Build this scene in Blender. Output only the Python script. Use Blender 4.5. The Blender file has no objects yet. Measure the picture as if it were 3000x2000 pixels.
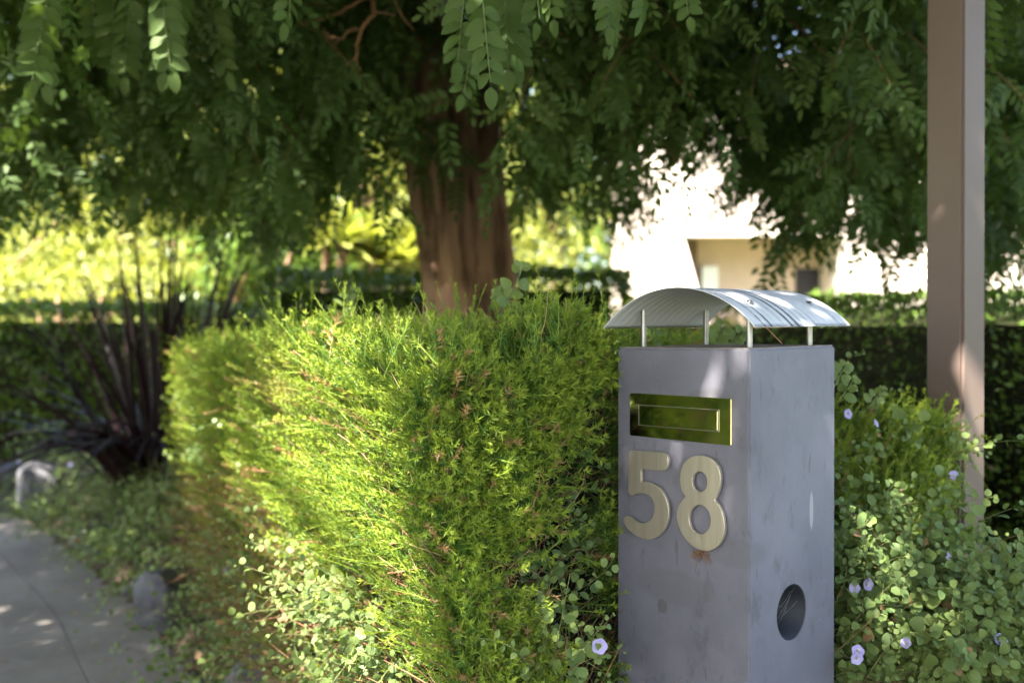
import bpy, bmesh, math, random
import numpy as np
from mathutils import Vector, Matrix

R = math.radians
rng = np.random.default_rng(58)
random.seed(58)
SC = bpy.context.scene
COL = SC.collection

# ------------------------------------------------------------------ camera, sky, sun, exposure
FPX, HZ, CAMZ = 2917.0, 987.0, 1.25          # focal length in photo pixels, horizon row, eye height
cam_d = bpy.data.cameras.new('camera')
cam_d.lens, cam_d.sensor_width = 35.0, 36.0
cam_d.clip_start, cam_d.clip_end = 0.05, 500.0
cam_d.dof.use_dof = True
cam_d.dof.focus_distance = 1.63
cam_d.dof.aperture_fstop = 2.8
cam = bpy.data.objects.new('camera', cam_d)
COL.objects.link(cam)
cam.location = (0, 0, CAMZ)
cam.rotation_euler = (R(90 - 0.255), 0, 0)
SC.camera = cam

SUN_EL, SUN_H = R(54), Vector((-0.57, -0.82))
SUN_H.normalize()
SDIR = Vector((SUN_H.x * math.cos(SUN_EL), SUN_H.y * math.cos(SUN_EL), math.sin(SUN_EL)))
world = bpy.data.worlds.new('World')
SC.world = world
world.use_nodes = True
wn = world.node_tree
sky = wn.nodes.new('ShaderNodeTexSky')
sky.sky_type = 'NISHITA'
sky.sun_disc = False
sky.dust_density, sky.ozone_density = 3.0, 0.4        # hazy summer sky
sky.sun_elevation = SUN_EL
sky.sun_rotation = math.atan2(SUN_H.x, SUN_H.y)
wn.links.new(sky.outputs[0], wn.nodes['Background'].inputs[0])
wn.nodes['Background'].inputs[1].default_value = 0.09
sun_d = bpy.data.lights.new('sun', 'SUN')
sun_d.energy, sun_d.angle, sun_d.color = 4.6, R(0.53), (1.0, 0.93, 0.82)
sun = bpy.data.objects.new('sun', sun_d)
COL.objects.link(sun)
sun.rotation_euler = SDIR.to_track_quat('Z', 'Y').to_euler()
sun.location = (-6, -8, 12)

SC.view_settings.view_transform = 'Standard'
SC.view_settings.look = 'None'
SC.view_settings.gamma = 1.0
SC.view_settings.exposure = 3.35
SC.render.engine = 'CYCLES'
cy = SC.cycles
cy.use_denoising = True
cy.max_bounces, cy.diffuse_bounces, cy.glossy_bounces, cy.transmission_bounces = 5, 3, 3, 3
cy.sample_clamp_indirect = 8.0
cy.use_adaptive_sampling = True
cy.adaptive_threshold = 0.02

# ------------------------------------------------------------------ helpers
def at(px, py, Y):
    """a point of the place at depth Y, seen at that photo pixel"""
    return np.array([(px - 1500.0) / FPX * Y, Y, CAMZ - (py - HZ) / FPX * Y])

def unit(v):
    v = np.asarray(v, float)
    return v / np.maximum(np.linalg.norm(v, axis=-1, keepdims=True), 1e-9)

_nd = np.random.default_rng(7)
_ND = [(unit(_nd.normal(size=3)) * f, _nd.uniform(0, 6.28), a)
       for f, a in ((1, 1), (1.3, 1), (1.7, .9), (2.3, .7), (3.1, .6), (4.3, .45), (5.9, .35), (8.3, .25))]
def noise(p, f=1.0):
    """smooth noise, about -1..1"""
    p = np.asarray(p, float) * f
    s = 0
    for d, ph, a in _ND:
        s = s + a * np.sin(p @ d + ph + 1.7 * np.sin(p @ np.roll(d, 1) * .7 + ph * 2))
    return s / 2.6

class Acc:
    """collects vertices, faces and a tint per vertex for ONE mesh"""
    def __init__(self):
        self.V, self.T3, self.T4, self.C, self.n = [], [], [], [], 0
    def add(self, V, F, C=None):
        V = np.asarray(V, float).reshape(-1, 3)
        F = np.asarray(F, np.int64)
        (self.T3 if F.shape[-1] == 3 else self.T4).append(F.reshape(-1, F.shape[-1]) + self.n)
        self.V.append(V)
        if C is None:
            C = np.zeros((len(V), 4))
        self.C.append(np.asarray(C, float).reshape(-1, 4))
        self.n += len(V)
    def add_both(self, V, F3, F4, C=None):
        """triangles and quads over the same vertices"""
        base = self.n
        self.add(V, F3, C)
        self.T4.append(np.asarray(F4, np.int64).reshape(-1, 4) + base)
    def mesh(self, name, smooth=False):
        me = bpy.data.meshes.new(name)
        V = np.concatenate(self.V)
        f3 = np.concatenate(self.T3) if self.T3 else np.zeros((0, 3), int)
        f4 = np.concatenate(self.T4) if self.T4 else np.zeros((0, 4), int)
        idx = np.concatenate([f3.ravel(), f4.ravel()]).astype(np.int32)
        starts = np.concatenate([np.arange(len(f3)) * 3, len(f3) * 3 + np.arange(len(f4)) * 4]).astype(np.int32)
        me.vertices.add(len(V)); me.vertices.foreach_set('co', V.astype(np.float32).ravel())
        me.loops.add(len(idx)); me.loops.foreach_set('vertex_index', idx)
        me.polygons.add(len(starts)); me.polygons.foreach_set('loop_start', starts)
        me.update(calc_edges=True)
        a = me.attributes.new('tint', 'FLOAT_COLOR', 'POINT')
        a.data.foreach_set('color', np.concatenate(self.C).astype(np.float32).ravel())
        if smooth:
            me.polygons.foreach_set('use_smooth', np.ones(len(starts), bool))
        return me

def place(acc, proto, pos, d, n, size, tint):
    """copies of a proto (V, F, G): length along d, face along n; G is the position along the leaf"""
    V, F, G = proto
    pos, d, n = np.asarray(pos, float), unit(d), np.asarray(n, float)
    if len(pos) == 0:
        return
    x = unit(np.cross(d, n)); z = np.cross(x, d)
    Rm = np.stack([x, d, z], -1)
    W = np.einsum('nij,vj->nvi', Rm, V) * np.asarray(size, float).reshape(-1, 1, 1) + pos[:, None, :]
    m, k = len(pos), len(V)
    FF = F[None] + (np.arange(m) * k)[:, None, None]
    C = np.zeros((m, k, 4))
    C[..., 0] = np.asarray(tint)[:, 0:1]
    C[..., 1] = G[None]
    C[..., 2] = np.asarray(tint)[:, 1:2]
    C[..., 3] = 1
    acc.add(W.reshape(-1, 3), FF.reshape(-1, F.shape[1]), C)

def tube(acc, pts, rad, sides=6, tint=(0, 0, 0, 1), cap=True):
    pts = np.asarray(pts, float); k = len(pts)
    rad = np.broadcast_to(np.asarray(rad, float), (k,))
    t = unit(np.gradient(pts, axis=0))
    ref = np.array([0, 0, 1.0]) if abs(t[0][2]) < .9 else np.array([1.0, 0, 0])
    a = unit(np.cross(t, ref)); b = np.cross(t, a)
    an = np.arange(sides) / sides * 2 * math.pi
    V = pts[:, None, :] + rad[:, None, None] * (np.cos(an)[None, :, None] * a[:, None] + np.sin(an)[None, :, None] * b[:, None])
    i, j = np.meshgrid(np.arange(k - 1), np.arange(sides), indexing='ij')
    j2 = (j + 1) % sides
    F = np.stack([i * sides + j, i * sides + j2, (i + 1) * sides + j2, (i + 1) * sides + j], -1).reshape(-1, 4)
    acc.add(V.reshape(-1, 3), F, np.tile(np.array(tint, float), (k * sides, 1)))
    if cap:
        for e, q in ((0, pts[0]), (k - 1, pts[-1])):
            ring = V[e]
            VV = np.concatenate([ring, q[None]])
            FF = np.array([[s, (s + 1) % sides, sides] for s in range(sides)])
            acc.add(VV, FF if e else FF[:, ::-1], np.tile(np.array(tint, float), (sides + 1, 1)))

def ribbons(acc, P, r, tint):
    """many thin three sided stems at once; P (n, k, 3)"""
    n, k, _ = P.shape
    t = unit(np.gradient(P, axis=1))
    a = unit(np.cross(t, np.array([.31, .52, .79])))
    b = np.cross(t, a)
    an = np.arange(3) / 3 * 2 * math.pi
    rr = np.linspace(1, .45, k)[None, :, None, None] * np.broadcast_to(r, (n,))[:, None, None, None]
    V = P[:, :, None, :] + rr * (np.cos(an)[:, None] * a[:, :, None, :] + np.sin(an)[:, None] * b[:, :, None, :])
    i, j = np.meshgrid(np.arange(k - 1), np.arange(3), indexing='ij')
    j2 = (j + 1) % 3
    f = np.stack([i * 3 + j, i * 3 + j2, (i + 1) * 3 + j2, (i + 1) * 3 + j], -1).reshape(-1, 4)
    F = f[None] + (np.arange(n) * k * 3)[:, None, None]
    C = np.zeros((n, k * 3, 4)); C[..., 0] = tint[:, 0:1]; C[..., 2] = tint[:, 1:2]; C[..., 3] = 1
    acc.add(V.reshape(-1, 3), F.reshape(-1, 4), C)

def link(name, me, mat, parent=None, label=None, cat=None, group=None, kind=None):
    o = bpy.data.objects.new(name, me)
    COL.objects.link(o)
    if mat is not None and me is not None and not me.materials:
        me.materials.append(mat)
    if parent is not None:
        o.parent = parent
        # a thing's Empty stands at its base; every part's own frame is the world's
        if parent.parent is None and parent.type == 'EMPTY':
            o.matrix_parent_inverse = Matrix.Translation(parent.location).inverted()
    for k, v in (('label', label), ('category', cat), ('group', group), ('kind', kind)):
        if v:
            o[k] = v
    return o

def thing(name, loc, label, cat, group=None):
    o = link(name, None, None, None, label, cat, group)
    o.location = loc
    o.empty_display_size = .1
    return o

def bm_mesh(bm, name, smooth=False):
    me = bpy.data.meshes.new(name)
    bmesh.ops.recalc_face_normals(bm, faces=bm.faces[:])
    bm.to_mesh(me); bm.free()
    if smooth:
        for p in me.polygons: p.use_smooth = True
    return me

def prism(bm, pts, z0, z1):
    """closed prism over a plan polygon; z may be a number or one per point"""
    z0 = z0 if hasattr(z0, '__len__') else [z0] * len(pts)
    z1 = z1 if hasattr(z1, '__len__') else [z1] * len(pts)
    lo = [bm.verts.new((p[0], p[1], z)) for p, z in zip(pts, z0)]
    hi = [bm.verts.new((p[0], p[1], z)) for p, z in zip(pts, z1)]
    bm.faces.new(lo[::-1]); bm.faces.new(hi)
    for i in range(len(pts)):
        j = (i + 1) % len(pts)
        bm.faces.new((lo[i], lo[j], hi[j], hi[i]))
    return lo + hi

# ------------------------------------------------------------------ materials
def nmat(name):
    m = bpy.data.materials.new(name); m.use_nodes = True
    nt = m.node_tree
    return m, nt, nt.nodes['Principled BSDF'], nt.nodes['Material Output']
def N(nt, t, **kw):
    n = nt.nodes.new(t)
    for k, v in kw.items(): setattr(n, k, v)
    return n
def mixc(nt, fac, a, b, mode='MIX'):
    m = N(nt, 'ShaderNodeMix', data_type='RGBA', blend_type=mode)
    for s, v in ((0, fac), (6, a), (7, b)):
        if isinstance(v, bpy.types.NodeSocket): nt.links.new(v, m.inputs[s])
        elif s == 0: m.inputs[0].default_value = v
        else: m.inputs[s].default_value = (*v, 1)
    return m.outputs[2]
def mth(nt, op, a, b=None, c=None):
    m = N(nt, 'ShaderNodeMath', operation=op)
    for s, v in enumerate((a, b, c)):
        if v is None: continue
        if isinstance(v, bpy.types.NodeSocket): nt.links.new(v, m.inputs[s])
        else: m.inputs[s].default_value = v
    return m.outputs[0]
def ramp(nt, src, lo, hi):
    m = N(nt, 'ShaderNodeMapRange', interpolation_type='SMOOTHSTEP')
    nt.links.new(src, m.inputs[0]); m.inputs[1].default_value = lo; m.inputs[2].default_value = hi
    return m.outputs[0]
def tex(nt, scale, detail=4, rough=.55, vec=None, stretch=None, dist=0.0):
    n = N(nt, 'ShaderNodeTexNoise'); n.inputs['Scale'].default_value = scale
    n.inputs['Detail'].default_value = detail; n.inputs['Roughness'].default_value = rough
    n.inputs['Distortion'].default_value = dist
    if vec is None:
        vec = N(nt, 'ShaderNodeTexCoord').outputs['Object']
    if stretch:
        mp = N(nt, 'ShaderNodeMapping'); mp.inputs['Scale'].default_value = stretch
        nt.links.new(vec, mp.inputs[0]); vec = mp.outputs[0]
    nt.links.new(vec, n.inputs['Vector'])
    return n.outputs['Fac']
def bump(nt, bs, h, strength=.3, dist=.002):
    b = N(nt, 'ShaderNodeBump'); b.inputs['Strength'].default_value = strength; b.inputs['Distance'].default_value = dist
    nt.links.new(h, b.inputs['Height']); nt.links.new(b.outputs[0], bs.inputs['Normal'])

def leaf_mat(name, a, b, tip, dead, trans=.35, rough=.45, spec=.4, tipf=1.0, warm=(1.25, 1.2, .55)):
    m, nt, bs, out = nmat(name)
    at_ = N(nt, 'ShaderNodeAttribute', attribute_name='tint')
    sp = N(nt, 'ShaderNodeSeparateColor'); nt.links.new(at_.outputs['Color'], sp.inputs[0])
    c = mixc(nt, sp.outputs[0], a, b)
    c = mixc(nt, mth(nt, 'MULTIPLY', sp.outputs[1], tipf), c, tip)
    c = mixc(nt, sp.outputs[2], c, dead)
    nt.links.new(c, bs.inputs['Base Color'])
    bs.inputs['Roughness'].default_value = rough
    bs.inputs['Specular IOR Level'].default_value = spec
    tr = N(nt, 'ShaderNodeBsdfTranslucent')
    nt.links.new(mixc(nt, 1.0, c, warm, 'MULTIPLY'), tr.inputs[0])
    mx = N(nt, 'ShaderNodeMixShader'); mx.inputs[0].default_value = trans
    nt.links.new(bs.outputs[0], mx.inputs[1]); nt.links.new(tr.outputs[0], mx.inputs[2])
    nt.links.new(mx.outputs[0], out.inputs[0])
    return m

def plain(name, col, rough=.6, metal=0.0, var=.25, scale=8.0, bmp=0.0, stretch=None, spec=.4, bdist=.004):
    m, nt, bs, out = nmat(name)
    f = tex(nt, scale, 5, .6, stretch=stretch)
    lo = [x * (1 - var) for x in col]; hi = [min(1, x * (1 + var)) for x in col]
    nt.links.new(mixc(nt, ramp(nt, f, .3, .7), lo, hi), bs.inputs['Base Color'])
    bs.inputs['Roughness'].default_value = rough; bs.inputs['Metallic'].default_value = metal
    bs.inputs['Specular IOR Level'].default_value = spec
    if bmp: bump(nt, bs, tex(nt, scale * 4, 6, .65, stretch=stretch), bmp, bdist)
    return m

M = {}
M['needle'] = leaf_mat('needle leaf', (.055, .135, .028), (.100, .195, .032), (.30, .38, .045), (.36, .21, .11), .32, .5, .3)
M['vine'] = leaf_mat('vine leaf', (.085, .145, .048), (.16, .22, .062), (.20, .26, .07), (.26, .15, .08), .28, .55, .3, .5)
M['tipu'] = leaf_mat('pinnate leaf', (.044, .086, .021), (.078, .128, .032), (.075, .122, .032), (.55, .42, .03), .30, .55, .22, .5)
M['privet'] = leaf_mat('privet leaf', (.052, .104, .016), (.096, .165, .024), (.13, .21, .024), (.2, .12, .05), .28, .34, .4, .6)
M['garden'] = leaf_mat('garden leaf', (.14, .185, .038), (.26, .29, .062), (.31, .33, .085), (.25, .17, .07), .40, .5, .35, .6)
M['dryleaf'] = leaf_mat('dry leaf', (.34, .22, .10), (.46, .36, .12), (.38, .25, .12), (.2, .1, .05), .2, .6, .3, .5)
M['flax'] = leaf_mat('flax blade', (.012, .006, .008), (.026, .010, .011), (.02, .011, .012), (.2, .1, .06), .12, .45, .32, .5, (1.3, .7, .6))
M['stem'] = leaf_mat('stem', (.13, .17, .06), (.22, .22, .08), (.2, .2, .08), (.24, .13, .07), .05, .6, .3)
M['twig'] = leaf_mat('twig', (.21, .10, .055), (.33, .18, .10), (.25, .12, .07), (.1, .06, .04), .02, .8, .2)
M['paletwig'] = leaf_mat('pale twig', (.42, .27, .14), (.55, .40, .22), (.5, .35, .2), (.2, .1, .05), .05, .8, .2)
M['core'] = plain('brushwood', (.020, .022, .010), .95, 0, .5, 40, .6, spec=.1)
M['soil'] = plain('soil', (.085, .062, .045), .95, 0, .4, 9, .6, spec=.1, bdist=.02)
M['lawn'] = plain('lawn', (.10, .13, .035), .9, 0, .4, 3, .4, spec=.1, bdist=.02)
M['stone'] = plain('boulder stone', (.085, .085, .097), .85, 0, .4, 9, .7, bdist=.008)
M['house'] = plain('cream render', (.66, .56, .49), .85, 0, .03, 4, .1)
M['housedark'] = plain('dark doorway', (.020, .018, .022), .5, 0, .2, 3)
M['sunlit_pane'] = plain('window', (.92, .94, .95), .2, 0, .03, 3)  # white pane colour stands in for the sunlit view beyond
M['fascia'] = plain('fascia', (.16, .11, .085), .6, 0, .1, 3)

# bark with deep upright fissures
m, nt, bs, out = nmat('bark')
f1 = tex(nt, 9, 7, .65, stretch=(1, 1, .16), dist=.5)
f2 = tex(nt, 30, 5, .6, stretch=(1, 1, .2))
c = mixc(nt, ramp(nt, f1, .38, .58), (.12, .070, .048), (.40, .240, .160))
c = mixc(nt, mth(nt, 'MULTIPLY', ramp(nt, f2, .45, .75), .5), c, (.38, .23, .15))
nt.links.new(c, bs.inputs['Base Color']); bs.inputs['Roughness'].default_value = .9
bs.inputs['Specular IOR Level'].default_value = .2
bump(nt, bs, mth(nt, 'ADD', f1, mth(nt, 'MULTIPLY', f2, .3)), .8, .03)
M['bark'] = m

# concrete
m, nt, bs, out = nmat('concrete')
f1 = tex(nt, 1.7, 5, .6); f2 = tex(nt, 160, 3, .6); f3 = tex(nt, 14, 5, .65)
c = mixc(nt, ramp(nt, f1, .3, .7), (.215, .190, .170), (.30, .27, .245))
c = mixc(nt, mth(nt, 'MULTIPLY', ramp(nt, f3, .5, .72), .4), c, (.15, .13, .115))
c = mixc(nt, mth(nt, 'MULTIPLY', ramp(nt, f2, .5, .7), .35), c, (.36, .35, .34))
nt.links.new(c, bs.inputs['Base Color']); bs.inputs['Roughness'].default_value = .9
bs.inputs['Specular IOR Level'].default_value = .25
bump(nt, bs, mth(nt, 'ADD', f2, f3), .6, .004)
M['concrete'] = m

# ------------------------------------------------------------------ plan of the place: path edge and beds
EDGE = np.array([(-13, 17.5), (-9, 13.3), (-6.2, 10.3), (-3.7, 7.25), (-3.07, 6.5), (-1.76, 4.66), (-1.14, 3.6), (-.70, 2.7),
                 (-.50, 2.0), (-.42, 1.5), (-.22, 1.2), (.4, 1.08), (3, .95), (9, .8)])
_cum = np.concatenate([[0], np.cumsum(np.linalg.norm(np.diff(EDGE, axis=0), axis=1))])
def edge_pt(s):
    return np.array([np.interp(s, _cum, EDGE[:, 0]), np.interp(s, _cum, EDGE[:, 1])])
def edge_nrm(s):
    t = unit(edge_pt(s + .15) - edge_pt(s - .15))
    return np.array([-t[1], t[0]])          # towards the bed
_es = np.linspace(0, _cum[-1], 400)
_ep = np.array([edge_pt(s) for s in _es]); _en = np.array([edge_nrm(s) for s in _es])
def edge_dist(xy):
    xy = np.atleast_2d(xy)
    d = xy[:, None, :] - _ep[None]
    k = np.argmin((d ** 2).sum(-1), 1)
    dd = d[np.arange(len(xy)), k]
    return np.sign((dd * _en[k]).sum(1)) * np.linalg.norm(dd, axis=1)
def bed_z(xy):
    d = edge_dist(xy)
    t = np.clip(d / .5, 0, 1)
    return .03 + .15 * t * t * (3 - 2 * t)

# ground sheet to the horizon
a = Acc()
gx = np.array([-220, -60, -25, -12, 12, 25, 60, 220.]); gy = np.array([-220, -60, -25, 13, 40, 90, 220.])
GX, GY = np.meshgrid(gx, gy, indexing='ij')
nx, ny = GX.shape
i, j = np.meshgrid(np.arange(nx - 1), np.arange(ny - 1), indexing='ij')
a.add(np.stack([GX, GY, np.full_like(GX, -.06)], -1), np.stack([i * ny + j, (i + 1) * ny + j, (i + 1) * ny + j + 1, i * ny + j + 1], -1))
link('ground', a.mesh('ground'), M['lawn'], label='grassy ground of the garden reaching out to the horizon', kind='structure')

# soil bed
a = Acc()
xs, ys = np.arange(-8.5, 7.6, .12), np.arange(.3, 12.6, .12)
GX, GY = np.meshgrid(xs, ys, indexing='ij')
pz = np.stack([GX.ravel(), GY.ravel()], -1)
d = edge_dist(pz)
z = np.where(d > 0, .03 + .15 * np.clip(d / .5, 0, 1) ** 1.3, -.05) + .02 * noise(np.c_[pz, pz[:, 0]], 6) * (d > .05)
nx, ny = GX.shape
i, j = np.meshgrid(np.arange(nx - 1), np.arange(ny - 1), indexing='ij')
F = np.stack([i * ny + j, (i + 1) * ny + j, (i + 1) * ny + j + 1, i * ny + j + 1], -1).reshape(-1, 4)
keep = (d[F] > -.25).all(1)
a.add(np.c_[pz, z], F[keep])
link('soil_bed', a.mesh('soil_bed', True), M['soil'], label='dark soil of the garden bed under hedge and vines', kind='structure')

# unseen pale street behind the viewer, added to bounce warm sunlight forward
a = Acc(); a.add(np.array([(-60, -14, -.03), (60, -14, -.03), (60, -3.4, -.03), (-60, -3.4, -.03)]), np.array([[0, 1, 2, 3]]))
link('bounce_road', a.mesh('bounce_road'), plain('pale reflecting asphalt', (.17, .16, .15), .9, 0, .3, 6, .3), label='pale reflecting asphalt street added out of view behind the footpath for bounce light', kind='structure')
bm = bmesh.new(); prism(bm, [(-60, -3.38), (60, -3.38), (60, -3.2), (-60, -3.2)], -.05, .06)
link('kerb', bm_mesh(bm, 'kerb'), M['concrete'], label='concrete kerb between street and verge', kind='structure')

# footpath: poured slabs along the bed edge, each its own piece
path = thing('footpath', (-2.6, 4.6, 0), 'grey concrete footpath with sun flecks beside the garden bed', None)
path['kind'] = 'structure'
def slab(s0, s1, o0, o1):
    g = .003
    pts, k = [], max(2, int((s1 - s0) / .25))
    for s in np.linspace(s0 + g, s1 - g, k): pts.append(edge_pt(s) - edge_nrm(s) * (o0 + g))
    for s in np.linspace(s1 - g, s0 + g, k): pts.append(edge_pt(s) - edge_nrm(s) * (o1 - g))
    bm = bmesh.new()
    prism(bm, pts, -.055, random.uniform(-.002, .002))
    link('slab', bm_mesh(bm, 'slab'), M['concrete'], path)
s = 1.0
while s < 21.5:
    slab(s, s + 1.5, 0, .34); slab(s, s + 1.5, .34, 1.75); slab(s, s + 1.5, 1.75, 3.3)
    s += 1.5

# ------------------------------------------------------------------ protos: leaves
def oval(w, k=6, fold=.12, cup=.0, point=1.0, curl=.0):
    """oval leaf of length 1: midrib and two edges"""
    V, G = [], []
    ts = np.linspace(0, 1, k)
    for t in ts:
        hw = w * .5 * (math.sin(math.pi * t ** (.8)) ** point if 0 < t < 1 else 0)
        zc = cup * math.sin(math.pi * t) - curl * t * t
        if hw <= 0: V.append((0, t, zc)); G.append(t)
        else:
            V += [(-hw, t, zc + fold * hw * 2), (0, t, zc), (hw, t, zc + fold * hw * 2)]; G += [t * .8 + .2] + [t * .6] + [t * .8 + .2]
    F = []
    ix = lambda r, c: 1 + (r - 1) * 3 + c
    F += [(0, ix(1, 1), ix(1, 0)), (0, ix(1, 2), ix(1, 1))]
    for r in range(1, k - 2):
        for c in (0, 1):
            F += [(ix(r, c), ix(r, c + 1), ix(r + 1, c + 1)), (ix(r, c), ix(r + 1, c + 1), ix(r + 1, c))]
    l = len(V) - 1
    F += [(ix(k - 2, 0), ix(k - 2, 1), l), (ix(k - 2, 1), ix(k - 2, 2), l)]
    return np.array(V), np.array(F), np.clip(np.array(G), 0, 1)
ROUND = [oval(.92, 6, .12, .03, .55, c) for c in (.0, .12, -.08)] + [oval(.74, 6, .16, .02, .6, .1), oval(.82, 6, -.05, .02, .6, .2)]
ROUND_LOW = [oval(.9, 4, .12, .03, .5, .0), oval(.78, 4, .14, .02, .5, .12)]
LEAFLET = [oval(.58, 6, .10, .0, .55, .1), oval(.54, 6, .18, .0, .55, .2)]
POINTY = (np.array([(0, 0, 0), (-.2, .45, .05), (.2, .45, .05), (0, 1, -.05), (0, .45, 0)]), np.array([(0, 4, 1), (0, 2, 4), (1, 4, 3), (4, 2, 3)]), np.array([0, .5, .5, 1, .4]))
DIAM = (np.array([(0, 0, 0), (-.24, .5, .04), (.24, .5, .04), (0, 1, -.06)]), np.array([(0, 2, 1), (1, 2, 3)]), np.array([0, .5, .5, 1]))

def sprig(n, L, seed, wide=1.0, bare=.18, opn=(.5, 1.0), nl=(.010, .014)):
    """needle leaved shoot along +Y, length 1 = L metres: bare woody base, needles all round, tuft at the tip"""
    r = np.random.default_rng(seed)
    bend = r.normal(0, .14, 2)
    def axis(t): return np.stack([bend[0] * t * t, t, bend[1] * t * t], -1)
    t = np.sort(np.concatenate([r.uniform(bare, 1, n - 6), np.full(6, 1.0)]))
    ang = np.arange(n) * 2.4 + r.normal(0, .3, n)
    open_ = np.where(t > .97, r.uniform(.3, .9, n), r.uniform(*opn, n))
    ln = r.uniform(*nl, n) * np.where(t > .85, .85, 1) / L
    w = .00115 * wide / L
    d = np.stack([np.cos(ang) * np.sin(open_), np.cos(open_), np.sin(ang) * np.sin(open_)], -1)
    side = unit(np.cross(d, r.normal(size=(n, 3))))
    b = axis(t)
    P = np.stack([b + d * (ln * .12)[:, None] + side * w, b + d * ln[:, None] + np.array([0, .012, 0]), b + d * (ln * .12)[:, None] - side * w], 1)
    F = np.arange(n * 3).reshape(n, 3)
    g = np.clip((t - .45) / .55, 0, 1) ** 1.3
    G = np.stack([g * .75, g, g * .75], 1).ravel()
    V = P.reshape(-1, 3)
    ts = np.array([-.25, .3, .7, 1.0]); A = axis(np.maximum(ts, 0)); A[:, 1] = ts      # thin woody stem
    rad = np.array([.013, .011, .008, .005]) / (L / .11)
    S = np.stack([A - rad[:, None] * np.array([.7, 0, .7]), A + rad[:, None] * np.array([.7, 0, .7])], 1)
    o = len(V); SF = []
    for k in range(3): SF += [(o + k * 2, o + k * 2 + 1, o + k * 2 + 3), (o + k * 2, o + k * 2 + 3, o + k * 2 + 2)]
    return np.concatenate([V, S.reshape(-1, 3)]), np.concatenate([F, np.array(SF)]), np.concatenate([G, np.repeat(np.linspace(.25, .9, 4), 2)])
SPRIG = [sprig(46, .11, s) for s in range(6)]
SPRIG_STAR = [sprig(30, .055, 70 + s, 1.15, .1, (.75, 1.35), (.011, .016)) for s in range(6)]
SPRIG_FAR = [sprig(26, .11, 20 + s, 1.5) for s in range(4)]
SPRIG_LONG = [sprig(58, .17, 40 + s) for s in range(4)]

# ------------------------------------------------------------------ generic hedge block
def hull_points(poly, z0, z1, n, top=True, zvar=.02, bulge=.04, taper=0.0, freq=3.0, round_=.12):
    """random points over the sides and top of a block with rounded shoulders -> pos, normal"""
    poly = np.array(poly, float)
    nxt = np.roll(poly, -1, 0)
    e = nxt - poly; L = np.linalg.norm(e, axis=1)
    area2 = (poly[:, 0] * nxt[:, 1] - nxt[:, 0] * poly[:, 1]).sum()
    side = L * (z1 - z0)
    A_top = abs(area2) / 2 if top else 0
    nt_ = int(n * A_top / (side.sum() + A_top))
    ns = n - nt_
    k = rng.choice(len(poly), ns, p=side / side.sum())
    t = rng.uniform(size=ns)
    p = poly[k] + e[k] * t[:, None]
    nn = unit(np.stack([e[k][:, 1], -e[k][:, 0]], -1)) * np.sign(area2)
    v = rng.uniform(size=ns)
    z = z0 + (z1 - z0) * v
    sh = np.clip((z - (z1 - round_)) / round_, 0, 1)
    nor = unit(np.c_[nn * (1 - .7 * sh)[:, None], .9 * sh + .05])
    pos = np.c_[p - nn * (round_ * .5 * sh ** 2)[:, None] - nn * (taper * (1 - v))[:, None], z]
    if nt_:
        lo, hi = poly.min(0), poly.max(0)
        q = rng.uniform(lo, hi, (nt_ * 6, 2))
        ins = np.zeros(len(q), bool)
        for a_, b_ in zip(poly, nxt):
            c1 = ((a_[1] > q[:, 1]) != (b_[1] > q[:, 1]))
            xx = (b_[0] - a_[0]) * (q[:, 1] - a_[1]) / (b_[1] - a_[1] + 1e-12) + a_[0]
            ins ^= c1 & (q[:, 0] < xx)
        q = q[ins][:nt_]
        pos = np.concatenate([pos, np.c_[q, np.full(len(q), z1)]])
        nor = np.concatenate([nor, np.tile([0, 0, 1.], (len(q), 1))])
    pos = pos + nor * (bulge * noise(pos, freq))[:, None]
    return pos, nor

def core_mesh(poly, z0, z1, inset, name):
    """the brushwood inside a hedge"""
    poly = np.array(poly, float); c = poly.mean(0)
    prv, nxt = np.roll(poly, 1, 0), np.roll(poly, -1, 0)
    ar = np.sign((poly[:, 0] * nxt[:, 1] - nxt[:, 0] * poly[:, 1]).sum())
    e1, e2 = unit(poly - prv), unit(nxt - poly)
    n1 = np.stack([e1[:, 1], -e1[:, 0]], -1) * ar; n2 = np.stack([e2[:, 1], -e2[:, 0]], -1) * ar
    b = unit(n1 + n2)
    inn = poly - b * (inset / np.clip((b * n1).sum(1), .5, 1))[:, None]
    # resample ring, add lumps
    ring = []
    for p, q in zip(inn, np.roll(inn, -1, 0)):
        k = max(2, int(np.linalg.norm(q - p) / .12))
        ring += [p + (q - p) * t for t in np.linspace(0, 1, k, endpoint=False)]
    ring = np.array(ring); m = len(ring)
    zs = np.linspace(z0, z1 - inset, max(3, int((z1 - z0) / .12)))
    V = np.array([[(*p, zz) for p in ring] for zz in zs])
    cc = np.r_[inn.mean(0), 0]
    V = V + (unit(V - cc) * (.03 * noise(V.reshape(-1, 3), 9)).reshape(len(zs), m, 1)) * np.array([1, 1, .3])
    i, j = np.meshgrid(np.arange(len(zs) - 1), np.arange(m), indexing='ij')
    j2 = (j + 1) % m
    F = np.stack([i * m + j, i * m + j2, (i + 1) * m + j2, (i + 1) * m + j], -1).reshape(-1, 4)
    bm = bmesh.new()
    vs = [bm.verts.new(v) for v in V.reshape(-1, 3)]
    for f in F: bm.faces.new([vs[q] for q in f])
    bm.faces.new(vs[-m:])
    return bm_mesh(bm, name)

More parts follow.
